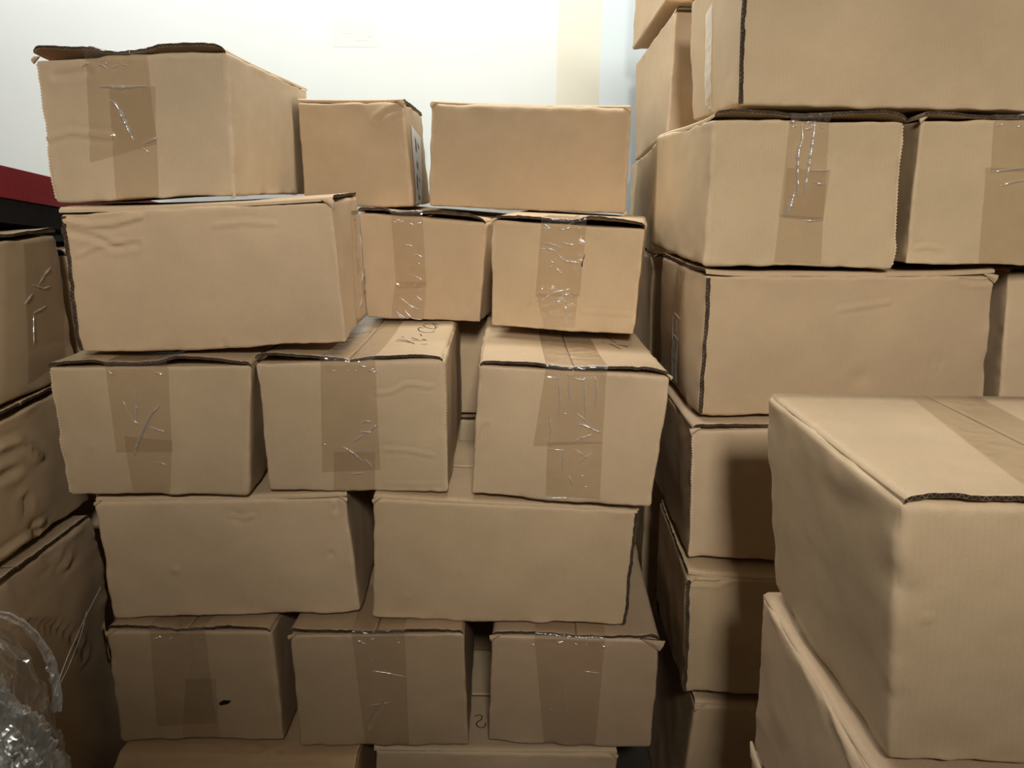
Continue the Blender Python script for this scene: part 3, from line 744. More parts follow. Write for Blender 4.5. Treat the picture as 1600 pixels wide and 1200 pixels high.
                       (0.004, [(0.493, 0.415), (0.499, 0.231)]), (0.003, [(0.396, 0.407), (0.493, 0.407)])],
             'q': [(0.401, 0.459), (0.694, 0.485), (0.719, 0.039), (0.42, 0.04)]}],
  'creases': [('front', -0.003, 0.005, [(-0.006, 0.372), (0.027, 0.425), (0.063, 0.552)])],
  'dents': [],
  'writing': [('top', 0.0028,
               [[(0.792, 0.534), (0.82, 0.486)], [(0.774, 0.452), (0.798, 0.406), (0.818, 0.355)], [(0.819, 0.443), (0.856, 0.432), (0.869, 0.401)], [(0.718, 0.672), (0.719, 0.614)], [(0.784, 0.607), (0.796, 0.553)],
                [(0.738, 0.489), (0.751, 0.488)], [(0.838, 0.421), (0.875, 0.427)]])],
  'tears': [],
  'label_paper': [],
  'gap': [(0, 0.003), (0.1, 0.005), (0.3, 0.006), (0.4, 0.002), (0.48, 0.0), (0.56, 0.003), (0.75, 0.006), (0.9, 0.007), (1, 0.001)],
  'smear': [('top', [(0.318, 0.737), (0.357, 0.701), (0.395, 0.729), (0.436, 0.594), (0.393, 0.626), (0.355, 0.619)])],
  'tabs': [('TR', 0.01)]},
 {'name': 'upper_left',
  'label': 'long carton with rumpled top left corner and taped right end, under the topmost left carton',
  'group': 'cardboard boxes of the central stack',
  'kind': 'long',
  'P': [(-0.9063, 1.5, 1.2312), (-0.3538, 1.545, 1.2494), (-0.3699, 1.5437, 1.5452), (-0.9035, 1.5002, 1.5148), (-0.9376, 1.8837, 1.2312), (-0.3851, 1.9287, 1.2494), (-0.4012, 1.9274, 1.5472), (-0.9348, 1.884, 1.5168)],
  'tapes': [{'face': 'right',
             'wr': 0.8,
             'folds': [(0.004, [(0.784, 0.317), (0.96, 0.371), (0.958, 0.426)]), (0.003, [(0.636, 0.132), (0.771, 0.185)]), (0.003, [(1.181, 0.481), (1.188, 0.309)])],
             'q': [(0.625, 0.9), (1.285, 0.885), (1.109, -0.06), (0.433, 0.011)]}],
  'creases': [('front', 0.005, 0.006, [(0.015, 0.951), (0.104, 0.912), (0.185, 0.914), (0.292, 0.957)]), ('front', -0.004, 0.006, [(0.021, 0.875), (0.121, 0.822), (0.185, 0.746), (0.268, 0.765)]),
              ('front', 0.003, 0.005, [(0.044, 0.704), (0.117, 0.765), (0.211, 0.788)]), ('front', 0.0025, 0.005, [(0.555, 0.873), (0.662, 0.886), (0.779, 0.863)]),
              ('front', -0.003, 0.004, [(0.537, 0.061), (0.543, 0.004), (0.55, -0.03)])],
  'dents': [('front', 0.232, 0.755, 0.004, 0.004)],
  'writing': [],
  'tears': [],
  'label_paper': [],
  'gap': [(0, 0.003), (1, 0.003)],
  'joint': ['L'],
  'tabs': [('TR', 0.02)],
  'warm': 1.0},
 {'name': 'upper_mid',
  'label': 'small square carton with curved glinting tape wrinkles, below the white paper strip',
  'group': 'cardboard boxes of the central stack',
  'kind': 'end',
  'P': [(-0.391, 1.945, 1.2358), (-0.0842, 1.91, 1.2289), (-0.0683, 1.9082, 1.4869), (-0.4036, 1.9464, 1.5098), (-0.3366, 2.4219, 1.2358), (-0.0298, 2.3869, 1.2289), (-0.0139, 2.3851, 1.4869), (-0.3492, 2.4233, 1.5098)],
  'tapes': [{'top': 0.3,
             'wr': 0.8,
             'folds': [(0.006, [(0.377, 0.731), (0.429, 0.726)]), (0.004, [(0.448, 0.646), (0.477, 0.646), (0.513, 0.627)]), (0.004, [(0.455, 0.578), (0.5, 0.553)]), (0.005, [(0.398, 0.446), (0.465, 0.432), (0.515, 0.397)])],
             'q': [(0.265, 1.016), (0.512, 1.037), (0.537, 0.327), (0.284, 0.307)]},
            {'wr': 0.8,
             'under': 1,
             'folds': [(0.003, [(0.441, 0.252), (0.47, 0.224), (0.509, 0.192)]), (0.004, [(0.311, 0.217), (0.357, 0.181), (0.4, 0.139), (0.469, 0.113)]), (0.004, [(0.26, 0.139), (0.275, 0.075), (0.3, 0.031), (0.334, -0.002)]),
                       (0.005, [(0.346, 0.095), (0.38, 0.047), (0.414, 0.013), (0.494, 0.003)]), (0.004, [(0.283, 0.07), (0.326, 0.033), (0.37, 0.0)])],
             'q': [(0.275, 0.369), (0.537, 0.39), (0.507, -0.019), (0.225, -0.018)]}],
  'creases': [],
  'dents': [],
  'writing': [],
  'tears': [],
  'label_paper': [],
  'gap': [(0, 0.005), (0.2, 0.008), (0.3, 0.003), (0.45, 0.006), (0.6, 0.01), (0.85, 0.01), (0.95, 0.004), (1, 0)],
  'warm': 1.03},
 {'name': 'upper_right',
  'label': 'square carton with heavily wrinkled shiny tape and a black slit, right of the upper row',
  'group': 'cardboard boxes of the central stack',
  'kind': 'end',
  'P': [(-0.0544, 1.76, 1.2505), (0.2847, 1.7, 1.2434), (0.298, 1.6977, 1.4918), (-0.0511, 1.7594, 1.503), (0.0327, 2.2524, 1.2505), (0.3718, 2.1924, 1.2434), (0.3851, 2.19, 1.4918), (0.036, 2.2518, 1.503)],
  'tapes': [{'top': 0.3,
             'wr': 1.0,
             'folds': [(0.004, [(0.331, 0.99), (0.362, 0.974), (0.393, 0.944)]), (0.003, [(0.449, 1.026), (0.483, 0.987)]), (0.005, [(0.331, 0.814), (0.364, 0.814), (0.405, 0.808), (0.463, 0.784)]),
                       (0.0035, [(0.322, 0.757), (0.396, 0.765), (0.427, 0.749), (0.456, 0.714)]), (0.004, [(0.456, 0.714), (0.477, 0.679), (0.498, 0.662), (0.539, 0.661), (0.596, 0.656)]),
                       (0.004, [(0.471, 0.827), (0.511, 0.816), (0.558, 0.815)]), (0.005, [(0.394, 0.658), (0.432, 0.638)]), (0.004, [(0.392, 0.612), (0.413, 0.595)]), (0.005, [(0.44, 0.601), (0.462, 0.566), (0.484, 0.539)])],
             'q': [(0.326, 1.012), (0.62, 1.028), (0.611, 0.342), (0.312, 0.316)]},
            {'wr': 1.0,
             'under': 1,
             'folds': [(0.005, [(0.301, 0.267), (0.363, 0.292), (0.403, 0.338), (0.443, 0.37), (0.497, 0.394), (0.544, 0.407)]), (0.003, [(0.239, 0.223), (0.301, 0.267)]),
                       (0.006, [(0.472, 0.339), (0.513, 0.352), (0.533, 0.359), (0.569, 0.329)]), (0.005, [(0.406, 0.271), (0.454, 0.276), (0.508, 0.309)]),
                       (0.004, [(0.387, 0.032), (0.398, 0.111), (0.423, 0.181), (0.469, 0.253)]), (0.004, [(0.515, 0.305), (0.528, 0.181), (0.527, 0.055)])],
             'q': [(0.315, 0.346), (0.597, 0.371), (0.593, 0.036), (0.38, 0.028)]}],
  'creases': [('front', 0.002, 0.003, [(0.607, 0.887), (0.659, 0.885), (0.711, 0.9)]), ('front', 0.002, 0.003, [(0.615, 0.191), (0.809, 0.196), (0.959, 0.192)])],
  'dents': [],
  'writing': [],
  'tears': [('front', [(0.614, 0.69), (0.625, 0.747), (0.623, 0.709), (0.614, 0.662), (0.614, 0.625), (0.605, 0.613), (0.607, 0.652)])],
  'label_paper': [],
  'gap': [(0, 0.002), (0.2, 0.004), (0.4, 0.002), (0.5, 0.001), (0.58, 0.004), (0.64, 0.01), (0.85, 0.007), (1, 0.001)],
  'tabs': [('TL', 0.012)],
  'warm': 1.03},
 {'name': 'top_left',
  'label': 'carton topmost on the left with ragged black-edged flaps and a slanting tape fold',
  'group': 'cardboard boxes of the central stack',
  'kind': 'end',
  'P': [(-0.9671, 1.6, 1.5328), (-0.5876, 1.6, 1.5506), (-0.5792, 1.6, 1.8305), (-0.9705, 1.6, 1.8139), (-0.9671, 2.2, 1.5328), (-0.5876, 2.2, 1.5506), (-0.5792, 2.2, 1.8305), (-0.9705, 2.2, 1.8139)],
  'tapes': [{'top': 0.4,
             'wr': 0.6,
             'folds': [(0.006, [(0.325, 0.798), (0.37, 0.799), (0.43, 0.789), (0.505, 0.79), (0.573, 0.793)]), (0.009, [(0.373, 0.711), (0.412, 0.67), (0.447, 0.545), (0.467, 0.464), (0.484, 0.415)]),
                       (0.005, [(0.527, 0.396), (0.568, 0.419), (0.608, 0.437)]), (0.003, [(0.514, 0.376), (0.558, 0.333)]), (0.004, [(0.332, 0.95), (0.36, 0.939), (0.381, 0.919)])],
             'q': [(0.272, 1.005), (0.595, 1.009), (0.601, 0.394), (0.229, 0.279)]},
            {'wr': 0.5, 'under': 1, 'q': [(0.377, 0.778), (0.623, 0.789), (0.575, -0.003), (0.339, -0.006)], 'folds': []}],
  'creases': [('front', 0.004, 0.006, [(0.013, 0.46), (0.138, 0.499), (0.273, 0.471), (0.358, 0.458)]), ('front', -0.003, 0.008, [(0.096, 0.885), (0.281, 0.903)])],
  'dents': [],
  'writing': [],
  'tears': [],
  'label_paper': [],
  'gap': [(-0.02, 0.006), (0.03, 0.012), (0.12, 0.01), (0.3, 0.008), (0.42, 0.001), (0.55, 0.003), (0.65, 0.009), (0.8, 0.01), (0.93, 0.008), (1, 0.001)],
  'perf': ['L'],
  'tabs': [('TL', 0.012), ('BR', 0.008)],
  'warm': 0.965},
 {'name': 'top_mid',
  'label': 'top-row carton with a torn corner and a white paper strip on its side',
  'group': 'cardboard boxes of the central stack',
  'kind': 'long',
  'P': [(-0.5699, 2.05, 1.5177), (-0.2723, 2.05, 1.5231), (-0.2931, 2.05, 1.7875), (-0.5705, 2.05, 1.7826), (-0.5699, 2.45, 1.5177), (-0.2723, 2.45, 1.5231), (-0.2931, 2.45, 1.7875), (-0.5705, 2.45, 1.7826)],
  'tapes': [],
  'creases': [('front', -0.004, 0.006, [(0.744, 0.829), (0.841, 0.906), (0.996, 0.958)])],
  'dents': [('front', 0.808, 0.876, 0.03, 0.006)],
  'writing': [],
  'tears': [],
  'label_paper': [('right', [(0.244, 0.813), (0.693, 0.727), (0.416, -0.016), (0.065, -0.003)])],
  'gap': [(0, 0.001), (1, 0.001)],
  'tabs': [('TR', 0.02)],
  'warm': 1.01,
  'val': 0.9},
 {'name': 'top_right',
  'label': 'plain wide carton with small ears at its top corners, right end of the top row',
  'group': 'cardboard boxes of the central stack',
  'kind': 'long',
  'P': [(-0.2308, 2.05, 1.5236), (0.3023, 2.05, 1.5084), (0.3, 2.05, 1.7757), (-0.2197, 2.05, 1.7836), (-0.2308, 2.45, 1.5236), (0.3023, 2.45, 1.5084), (0.3, 2.45, 1.7757), (-0.2197, 2.45, 1.7836)],
  'tapes': [],
  'creases': [],
  'dents': [],
  'writing': [],
  'tears': [],
  'label_paper': [],
  'gap': [(0, 0.002), (1, 0.002)],
  'tabs': [('TL', 0.016), ('TR', 0.016), ('BR', 0.012)],
  'warm': 1.01,
  'val': 0.88},
 {'name': 'right_top',
  'label': 'big plain carton with a dark seam at its left corner, topmost on the right',
  'group': 'cardboard boxes of the right-hand stack',
  'kind': 'long',
  'P': [(0.4253, 1.5, 1.7337), (1.0102, 1.5, 1.727), (0.9638, 1.5, 2.0062), (0.4078, 1.5, 1.9998), (0.4253, 1.9, 1.7337), (1.0102, 1.9, 1.727), (0.9638, 1.9, 2.0062), (0.4078, 1.9, 1.9998)],
  'tapes': [{'face': 'left', 'wr': 0.6, 'q': [(0.531, 0.838), (0.668, 0.793), (0.621, -0.01), (0.49, -0.013)], 'folds': []}],
  'creases': [],
  'dents': [],
  'writing': [],
  'tears': [],
  'label_paper': [],
  'gap': [(0, 0.003), (1, 0.003)],
  'joint': ['L']},
 {'name': 'right_taped',
  'label': 'carton with ragged top flaps and two long pale tape folds, under the topmost right carton',
  'group': 'cardboard boxes of the right-hand stack',
  'kind': 'end',
  'P': [(0.3837, 1.5, 1.429), (0.7645, 1.5, 1.4262), (0.7512, 1.5, 1.71), (0.3785, 1.5, 1.709), (0.3837, 2.08, 1.429), (0.7645, 2.08, 1.4262), (0.7512, 2.08, 1.71), (0.3785, 2.08, 1.709)],
  'tapes': [{'top': 0.35,
             'wr': 0.5,
             'folds': [(0.006, [(0.458, 0.972), (0.468, 0.873), (0.451, 0.801), (0.453, 0.682), (0.461, 0.58), (0.465, 0.487)]), (0.006, [(0.527, 0.991), (0.522, 0.865), (0.513, 0.729), (0.506, 0.618), (0.497, 0.506)]),
                       (0.004, [(0.543, 0.596), (0.57, 0.578), (0.613, 0.574)]), (0.003, [(0.528, 0.669), (0.578, 0.667), (0.625, 0.671)]), (0.004, [(0.505, 0.332), (0.556, 0.328), (0.607, 0.334)]),
                       (0.009, [(0.446, 0.524), (0.433, 0.439), (0.417, 0.354)]), (0.005, [(0.394, 0.98), (0.429, 0.985)]), (0.005, [(0.472, 0.977), (0.535, 0.995)])],
             'q': [(0.395, 0.993), (0.603, 0.983), (0.609, 0.329), (0.376, 0.354)]},
            {'wr': 0.3, 'q': [(0.397, 0.683), (0.624, 0.67), (0.609, 0.329), (0.394, 0.346)], 'folds': []}, {'wr': 0.4, 'under': 1, 'q': [(0.379, 0.368), (0.608, 0.351), (0.619, 0.026), (0.371, 0.033)], 'folds': []}],
  'creases': [],
  'dents': [('front', 0.655, 0.751, 0.004, 0.003)],
  'writing': [],
  'tears': [],
  'label_paper': [],
  'gap': [(0, 0.006), (0.1, 0.009), (0.3, 0.006), (0.42, 0.002), (0.55, 0.003), (0.7, 0.007), (0.9, 0.008), (1, 0.002)],
  'perf': ['R'],
  'yellow': 1},
 {'name': 'right_edge',
  'label': 'scuffed carton cut off by the right border, beside the carton with the long tape folds',
  'group': 'cardboard boxes of the right-hand stack',
  'kind': 'end',
  'P': [(0.7876, 1.5, 1.4354), (1.1758, 1.5, 1.4327), (1.1455, 1.5, 1.7125), (0.7753, 1.5, 1.7126), (0.7876, 2.08, 1.4354), (1.1758, 2.08, 1.4327), (1.1455, 2.08, 1.7125), (0.7753, 2.08, 1.7126)],
  'tapes': [{'top': 0.3, 'wr': 0.7, 'q': [(0.377, 1.006), (0.669, 1.003), (0.684, 0.666), (0.386, 0.66)], 'folds': []},
            {'wr': 0.6, 'folds': [(0.004, [(0.386, 0.656), (0.484, 0.675), (0.563, 0.689)]), (0.004, [(0.44, 0.566), (0.504, 0.593), (0.57, 0.603)])], 'q': [(0.357, 0.685), (0.655, 0.691), (0.677, 0.014), (0.384, 0.02)]}],
  'creases': [('front', 0.003, 0.004, [(0.051, 0.12), (0.116, 0.137), (0.184, 0.115)])],
  'dents': [],
  'writing': [],
  'tears': [],
  'label_paper': [],
  'gap': [(0, 0.004), (0.1, 0.006), (0.3, 0.002), (0.6, 0.002), (1, 0.003)],
  'tabs': [('TL', 0.012)],
  'yellow': 1},
 {'name': 'right_long',
  'label': 'long plain carton with a rolled top right corner, behind the large nearest carton',
  'group': 'cardboard boxes of the right-hand stack',
  'kind': 'long',
  'P': [(0.4002, 1.5085, 1.112), (1.0165, 1.5255, 1.112), (0.9875, 1.5247, 1.4133), (0.3927, 1.5083, 1.4076), (0.3891, 1.9083, 1.112), (1.0054, 1.9254, 1.112), (0.9764, 1.9246, 1.4133), (0.3816, 1.9081, 1.4076)],
  'tapes': [{'face': 'left', 'wr': 0.6, 'folds': [(0.003, [(0.418, 0.594), (0.568, 0.619)]), (0.003, [(0.441, 0.427), (0.578, 0.439)])], 'q': [(0.429, 0.959), (0.604, 0.98), (0.632, 0.054), (0.476, 0.061)]}],
  'creases': [('front', -0.004, 0.004, [(0.88, 0.978), (0.948, 0.956), (0.997, 0.97)]), ('front', 0.003, 0.004, [(0.82, 0.422), (0.818, 0.353)]), ('front', 0.002, 0.005, [(0.464, 0.766), (0.53, 0.788), (0.64, 0.82)])],
  'dents': [('front', 0.559, 0.281, 0.02, -0.004), ('front', 0.821, 0.395, 0.008, -0.003)],
  'writing': [],
  'tears': [],
  'label_paper': [],
  'gap': [(0, 0.006), (0.3, 0.002), (1, 0.004)],
  'lip2': 1,
  'joint': ['L'],
  'tabs': [('TR', 0.022)],
  'warm': 1.03,
  'val': 0.87},
 {'name': 'right_dent',
  'label': 'carton with a dark flap seam, directly below the long plain carton with the rolled corner',
  'group': 'cardboard boxes of the right-hand stack',
  'kind': 'end',
  'P': [(0.3937, 1.4773, 0.79), (0.8216, 1.4746, 0.785), (0.7873, 1.4748, 1.0926), (0.3783, 1.4774, 1.089), (0.3974, 2.0573, 0.79), (0.8252, 2.0546, 0.785), (0.791, 2.0548, 1.0926), (0.3819, 2.0574, 1.089)],
  'tapes': [],
  'creases': [],
  'dents': [('front', 0.339, 0.761, 0.005, -0.003)],
  'writing': [],
  'tears': [],
  'label_paper': [],
  'gap': [(0, 0.003), (0.1, 0.005), (0.5, 0.004), (1, 0.003)],
  'tabs': [('TL', 0.018)],
  'perf': ['L']},
 {'name': 'right_lip',
  'label': 'carton with a pale folded strip along its top edge, second lowest of the right stack',
  'group': 'cardboard boxes of the right-hand stack',
  'kind': 'long',
  'P': [(0.3938, 1.4329, 0.478), (0.9653, 1.4094, 0.478), (0.9311, 1.4108, 0.7762), (0.387, 1.4331, 0.7648), (0.4101, 1.8325, 0.478), (0.9817, 1.8091, 0.478), (0.9475, 1.8105, 0.7762), (0.4033, 1.8328, 0.7648)],
  'tapes': [],
  'creases': [('front', -0.005, 0.004, [(0.006, 0.979), (0.111, 0.971), (0.16, 1.01), (0.31, 1.02)])],
  'dents': [],
  'writing': [],
  'tears': [],
  'label_paper': [],
  'gap': [(0, 0.008), (0.5, 0.003), (1, 0.003)],
  'joint': ['L'],
  'tabs': [('TL', 0.02)]},
 {'name': 'right_low',
  'label': 'carton with a dark torn hole at its corner, lowest in the right-hand stack',
  'group': 'cardboard boxes of the right-hand stack',
  'kind': 'long',
  'P': [(0.409, 1.44, 0.0), (0.9696, 1.44, 0.0), (0.9896, 1.44, 0.4336), (0.429, 1.44, 0.4372), (0.409, 1.94, 0.0), (0.9696, 1.94, 0.0), (0.9896, 1.94, 0.4336), (0.429, 1.94, 0.4372)],
  'tapes': [],
  'creases': [],
  'dents': [],
  'writing': [],
  'tears': [('left', [(0.843, 0.918), (0.914, 0.994), (0.977, 1.023), (0.972, 0.979), (0.891, 0.929)])],
  'label_paper': [],
  'gap': [(0, 0.004), (1, 0.003)],
  'tabs': [('TL', 0.02)]},
 {'name': 'right_far_edge',
  'label': 'shadowed carton sliver at the right border, beside the end of the long plain carton',
  'group': 'cardboard boxes of the right-hand stack',
  'kind': 'end',
  'P': [(1.0885, 1.58, 1.0958), (1.5236, 1.58, 1.1016), (1.4632, 1.58, 1.4223), (1.05, 1.58, 1.417), (1.0885, 1.98, 1.0958), (1.5236, 1.98, 1.1016), (1.4632, 1.98, 1.4223), (1.05, 1.98, 1.417)],
  'tapes': [],
  'creases': [],
  'dents': [],
  'writing': [],
  'tears': [],
  'label_paper': [],
  'gap': [(0, 0.003), (1, 0.003)]},
 {'name': 'back_tilted',
  'label': 'tilted carton beside the bluish wall, left of the topmost right carton',
  'group': 'cardboard boxes of the right-hand stack',
  'kind': 'end',
  'P': [(0.4128, 2.12, 1.723), (0.8328, 2.18, 1.723), (0.8342, 2.18, 2.0279), (0.4142, 2.12, 2.0279), (0.4023, 2.6, 1.664), (0.8223, 2.66, 1.664), (0.816, 2.66, 1.9681), (0.396, 2.6, 1.9681)],
  'tapes': [],
  'creases': [],
  'dents': [],
  'writing': [],
  'tears': [],
  'label_paper': [],
  'gap': [(0, 0.004), (1, 0.004)]},
 {'name': 'back_top',
  'label': 'carton corner at the top border, resting on the tilted carton beside the bluish wall',
  'group': 'cardboard boxes of the right-hand stack',
  'kind': 'end',
  'P': [(0.3942, 2.16, 2.0579), (0.7942, 2.16, 2.0579), (0.7942, 2.16, 2.3379), (0.3942, 2.16, 2.3379), (0.3742, 2.58, 2.0079), (0.7742, 2.58, 2.0079), (0.7742, 2.58, 2.2879), (0.3742, 2.58, 2.2879)],
  'tapes': [],
  'creases': [],
  'dents': [],
  'writing': [],
  'tears': [],
  'label_paper': [],
  'gap': [(0, 0.004), (1, 0.004)]},
 {'name': 'back_dark',
  'label': 'shadowed carton under the tilted carton, in the dark gap beside the bluish wall',
  'group': 'cardboard boxes of the right-hand stack',
  'kind': 'end',
  'P': [(0.395, 2.12, 1.4), (0.8, 2.12, 1.4), (0.8, 2.12, 1.7), (0.395, 2.12, 1.7), (0.395, 2.62, 1.4), (0.8, 2.62, 1.4), (0.8, 2.62, 1.65), (0.395, 2.62, 1.65)],
  'tapes': [],
  'creases': [],
  'dents': [],
  'writing': [],
  'tears': [],
  'label_paper': [],
  'gap': [(0, 0.003), (1, 0.003)]},
 {'name': 'back_crumpled',
  'label': 'narrow slice of carton with a crumpled top corner, left of the long right carton',
  'group': 'cardboard boxes of the right-hand stack',
  'kind': 'end',
  'P': [(0.4, 2.11, 1.05), (0.85, 2.11, 1.05), (0.85, 2.11, 1.375), (0.395, 2.11, 1.385), (0.39, 2.6, 1.05), (0.84, 2.6, 1.05), (0.84, 2.6, 1.375), (0.385, 2.6, 1.385)],
  'tapes': [],
  'creases': [],
  'dents': [],
  'writing': [],
  'tears': [],
  'label_paper': [],
  'gap': [(0, 0.004), (1, 0.003)],
  'tabs': [('TL', 0.035)]},
 {'name': 'back_tall',
  'label': 'tall dark carton deep in the gap left of the right-hand stack',
  'group': 'cardboard boxes of the right-hand stack',
  'kind': 'end',
  'P': [(0.42, 2.12, 0.0), (0.85, 2.12, 0.0), (0.85, 2.12, 1.02), (0.42, 2.12, 1.02), (0.42, 2.6, 0.0), (0.85, 2.6, 0.0), (0.85, 2.6, 1.02), (0.42, 2.6, 1.02)],
  'tapes': [],
  'creases': [],
  'dents': [],
  'writing': [],
  'tears': [],
  'label_paper': [],
  'gap': [(0, 0.003), (1, 0.003)]},
 {'name': 'back_col',
  'label': "shadowed carton deep in the gap between the lowest row's middle and right boxes",
  'group': 'cardboard boxes of the central stack',
  'kind': 'end',
  'P': [(-0.42, 2.12, 0.0), (0.08, 2.12, 0.0), (0.08, 2.12, 0.59), (-0.42, 2.12, 0.59), (-0.42, 2.62, 0.0), (0.08, 2.62, 0.0), (0.08, 2.62, 0.59), (-0.42, 2.62, 0.59)],
  'tapes': [],
  'creases': [],
  'dents': [],
  'writing': [],
  'tears': [],
  'label_paper': [],
  'gap': [(0, 0.003), (1, 0.003)],
  'step': 0.02},
 {'name': 'back_col',
  'label': 'shadowed carton deep in the gap between the two long plain cartons',
  'group': 'cardboard boxes of the central stack',
  'kind': 'end',
  'P': [(-0.5, 2.12, 0.615), (0.04, 2.12, 0.615), (0.04, 2.12, 0.895), (-0.5, 2.12, 0.895), (-0.5, 2.62, 0.615), (0.04, 2.62, 0.615), (0.04, 2.62, 0.895), (-0.5, 2.62, 0.895)],
  'tapes': [],
  'creases': [],
  'dents': [],
  'writing': [],
  'tears': [],
  'label_paper': [],
  'gap': [(0, 0.003), (1, 0.003)],
  'step': 0.02},
 {'name': 'back_col',
  'label': 'shadowed carton deep in the gap right of the carton with handwriting on top',
  'group': 'cardboard boxes of the central stack',
  'kind': 'end',
  'P': [(-0.46, 2.12, 0.92), (0.06, 2.12, 0.92), (0.06, 2.12, 1.205), (-0.46, 2.12, 1.205), (-0.46, 2.62, 0.92), (0.06, 2.62, 0.92), (0.06, 2.62, 1.205), (-0.46, 2.62, 1.205)],
  'tapes': [],
  'creases': [],
  'dents': [],
  'writing': [],
  'tears': [],
  'label_paper': [],
  'gap': [(0, 0.003), (1, 0.003)],
  'step': 0.02},
 {'name': 'left_gap',  # unseen filler carton, added to keep this gap dark
  'label': 'tall carton added to darken the gap left of the central stack',
  'group': 'cardboard boxes of the left-hand stack',
  'kind': 'end',
  'P': [(-1.55, 1.7, 0.0), (-1.02, 1.7, 0.0), (-1.02, 1.7, 1.415), (-1.55, 1.7, 1.415), (-1.55, 2.0, 0.0), (-1.02, 2.0, 0.0), (-1.02, 2.0, 1.415), (-1.55, 2.0, 1.415)],
  'tapes': [],
  'creases': [],
  'dents': [],
  'writing': [],
  'tears': [],
  'label_paper': [],
  'gap': [(0, 0.003), (1, 0.003)],
  'step': 0.03},
 {'name': 'left_top',
  'label': 'dim carton with glinting crinkled tape, uppermost of the left-hand stack under the red board',
  'group': 'cardboard boxes of the left-hand stack',
  'kind': 'side',
  'P': [(-1.58, 1.25, 1.152), (-1.0, 1.25, 1.152), (-1.0, 1.25, 1.464), (-1.58, 1.25, 1.466), (-1.58, 1.64, 1.152), (-1.0, 1.64, 1.152), (-1.0, 1.64, 1.464), (-1.58, 1.64, 1.466)],
  'tapes': [{'face': 'right',
             'wr': 0.4,
             'folds': [(0.005, [(0.83, 0.744), (0.894, 0.785)]), (0.003, [(0.773, 0.689), (0.83, 0.744)]), (0.004, [(0.715, 0.699), (0.77, 0.672), (0.812, 0.653), (0.87, 0.665)]), (0.004, [(0.629, 0.582), (0.711, 0.641)]),
                       (0.004, [(0.685, 0.51), (0.74, 0.522), (0.805, 0.536)]), (0.002, [(0.686, 0.498), (0.642, 0.306)])],
             'q': [(0.714, 0.968), (1.056, 0.972), (0.892, 0.142), (0.547, 0.069)]}],
  'creases': [],
  'dents': [],
  'writing': [('top', 0.004, [[(0.706, 1.182), (0.772, 1.157), (0.873, 1.081), (0.866, 1.195), (0.807, 1.347), (0.773, 1.333), (0.745, 1.25)], [(0.861, 1.126), (0.82, 1.316)]])],
  'tears': [],
  'label_paper': [],
  'val': 0.88,  # board darkened to imitate the shadow on this stack
  'gap': [(0, 0.004), (0.4, 0.006), (0.6, 0.002), (1, 0.006)]},
 {'name': 'left_mid',
  'label': 'crushed dim carton with a lifted double flap, second in the left-hand stack',
  'group': 'cardboard boxes of the left-hand stack',
  'kind': 'side',
  'P': [(-1.58, 1.22, 0.848), (-1.0, 1.22, 0.848), (-1.0, 1.24, 1.112), (-1.58, 1.24, 1.112), (-1.58, 1.62, 0.846), (-0.998, 1.62, 0.846), (-0.995, 1.62, 1.135), (-1.58, 1.62, 1.135)],
  'tapes': [],
  'creases': [('right', 0.006, 0.008, [(0.245, 0.054), (0.329, 0.053), (0.436, 0.056)]), ('right', -0.006, 0.008, [(0.426, 0.367), (0.479, 0.098), (0.503, -0.122)]), ('right', 0.005, 0.006, [(0.479, 0.098), (0.584, 0.1)]),
              ('right', 0.006, 0.01, [(0.316, 0.828), (0.463, 0.794), (0.594, 0.595)]), ('right', -0.006, 0.01, [(0.288, 0.628), (0.409, 0.603)])],
  'dents': [],
  'writing': [],
  'tears': [],
  'label_paper': [],
  'val': 0.85,  # shadow of the left stack put into the board colour
  'gap': [(0, 0.004), (0.3, 0.012), (0.6, 0.01), (1, 0.006)],
  'crush': 2.0},
 {'name': 'left_low',
  'label': 'tall sagging carton with a wavy rumpled top rim, behind the crumpled clear plastic',
  'group': 'cardboard boxes of the left-hand stack',
  'kind': 'side',
  'P': [(-1.62, 1.06, 0.0), (-0.965, 1.06, 0.0), (-0.98, 1.06, 0.822), (-1.62, 1.06, 0.828), (-1.62, 1.58, 0.0), (-0.955, 1.58, 0.0), (-0.98, 1.58, 0.82), (-1.62, 1.58, 0.82)],
  'tapes': [],
  'creases': [('right', -0.007, 0.006, [(0.456, 1.035), (0.458, 0.975), (0.451, 0.898)]), ('right', 0.005, 0.008, [(0.628, 1.0), (0.649, 0.968)]), ('right', 0.006, 0.008, [(0.699, 0.999), (0.76, 0.929)]),
              ('right', 0.005, 0.008, [(0.741, 0.994), (0.795, 0.937)]), ('right', -0.008, 0.008, [(0.5, 0.86), (0.617, 0.805), (0.712, 0.742), (0.755, 0.692), (0.799, 0.637)])],
  'dents': [],
  'writing': [],
  'tears': [],
  'label_paper': [],
  'val': 0.78,  # browner old board, darkened further as painted shadow
  'gap': [(0, 0.004), (0.3, 0.008), (0.6, 0.006), (1, 0.004)],
  'crush': 2.5,
  'lip_r': 0.06},
 {'name': 'front_big',
  'label': 'large carton nearest the camera with a bright pale top, in the right foreground',
  'group': 'big cardboard boxes in the right foreground',
  'kind': 'end',
  'P': [(0.4449, 0.7209, 0.935), (0.9444, 0.7184, 0.935), (0.915, 0.7242, 1.257), (0.4155, 0.7267, 1.257), (0.4443, 1.1122, 0.935), (0.9438, 1.1097, 0.935), (0.9112, 1.1368, 1.257), (0.4117, 1.1393, 1.257)],
  'tapes': [{'face': 'top', 'wr': 0.5, 'flat': 1, 'q': [(0.444, 1.111), (0.662, 1.214), (0.572, -0.056), (0.3, 0.07)], 'folds': []}],
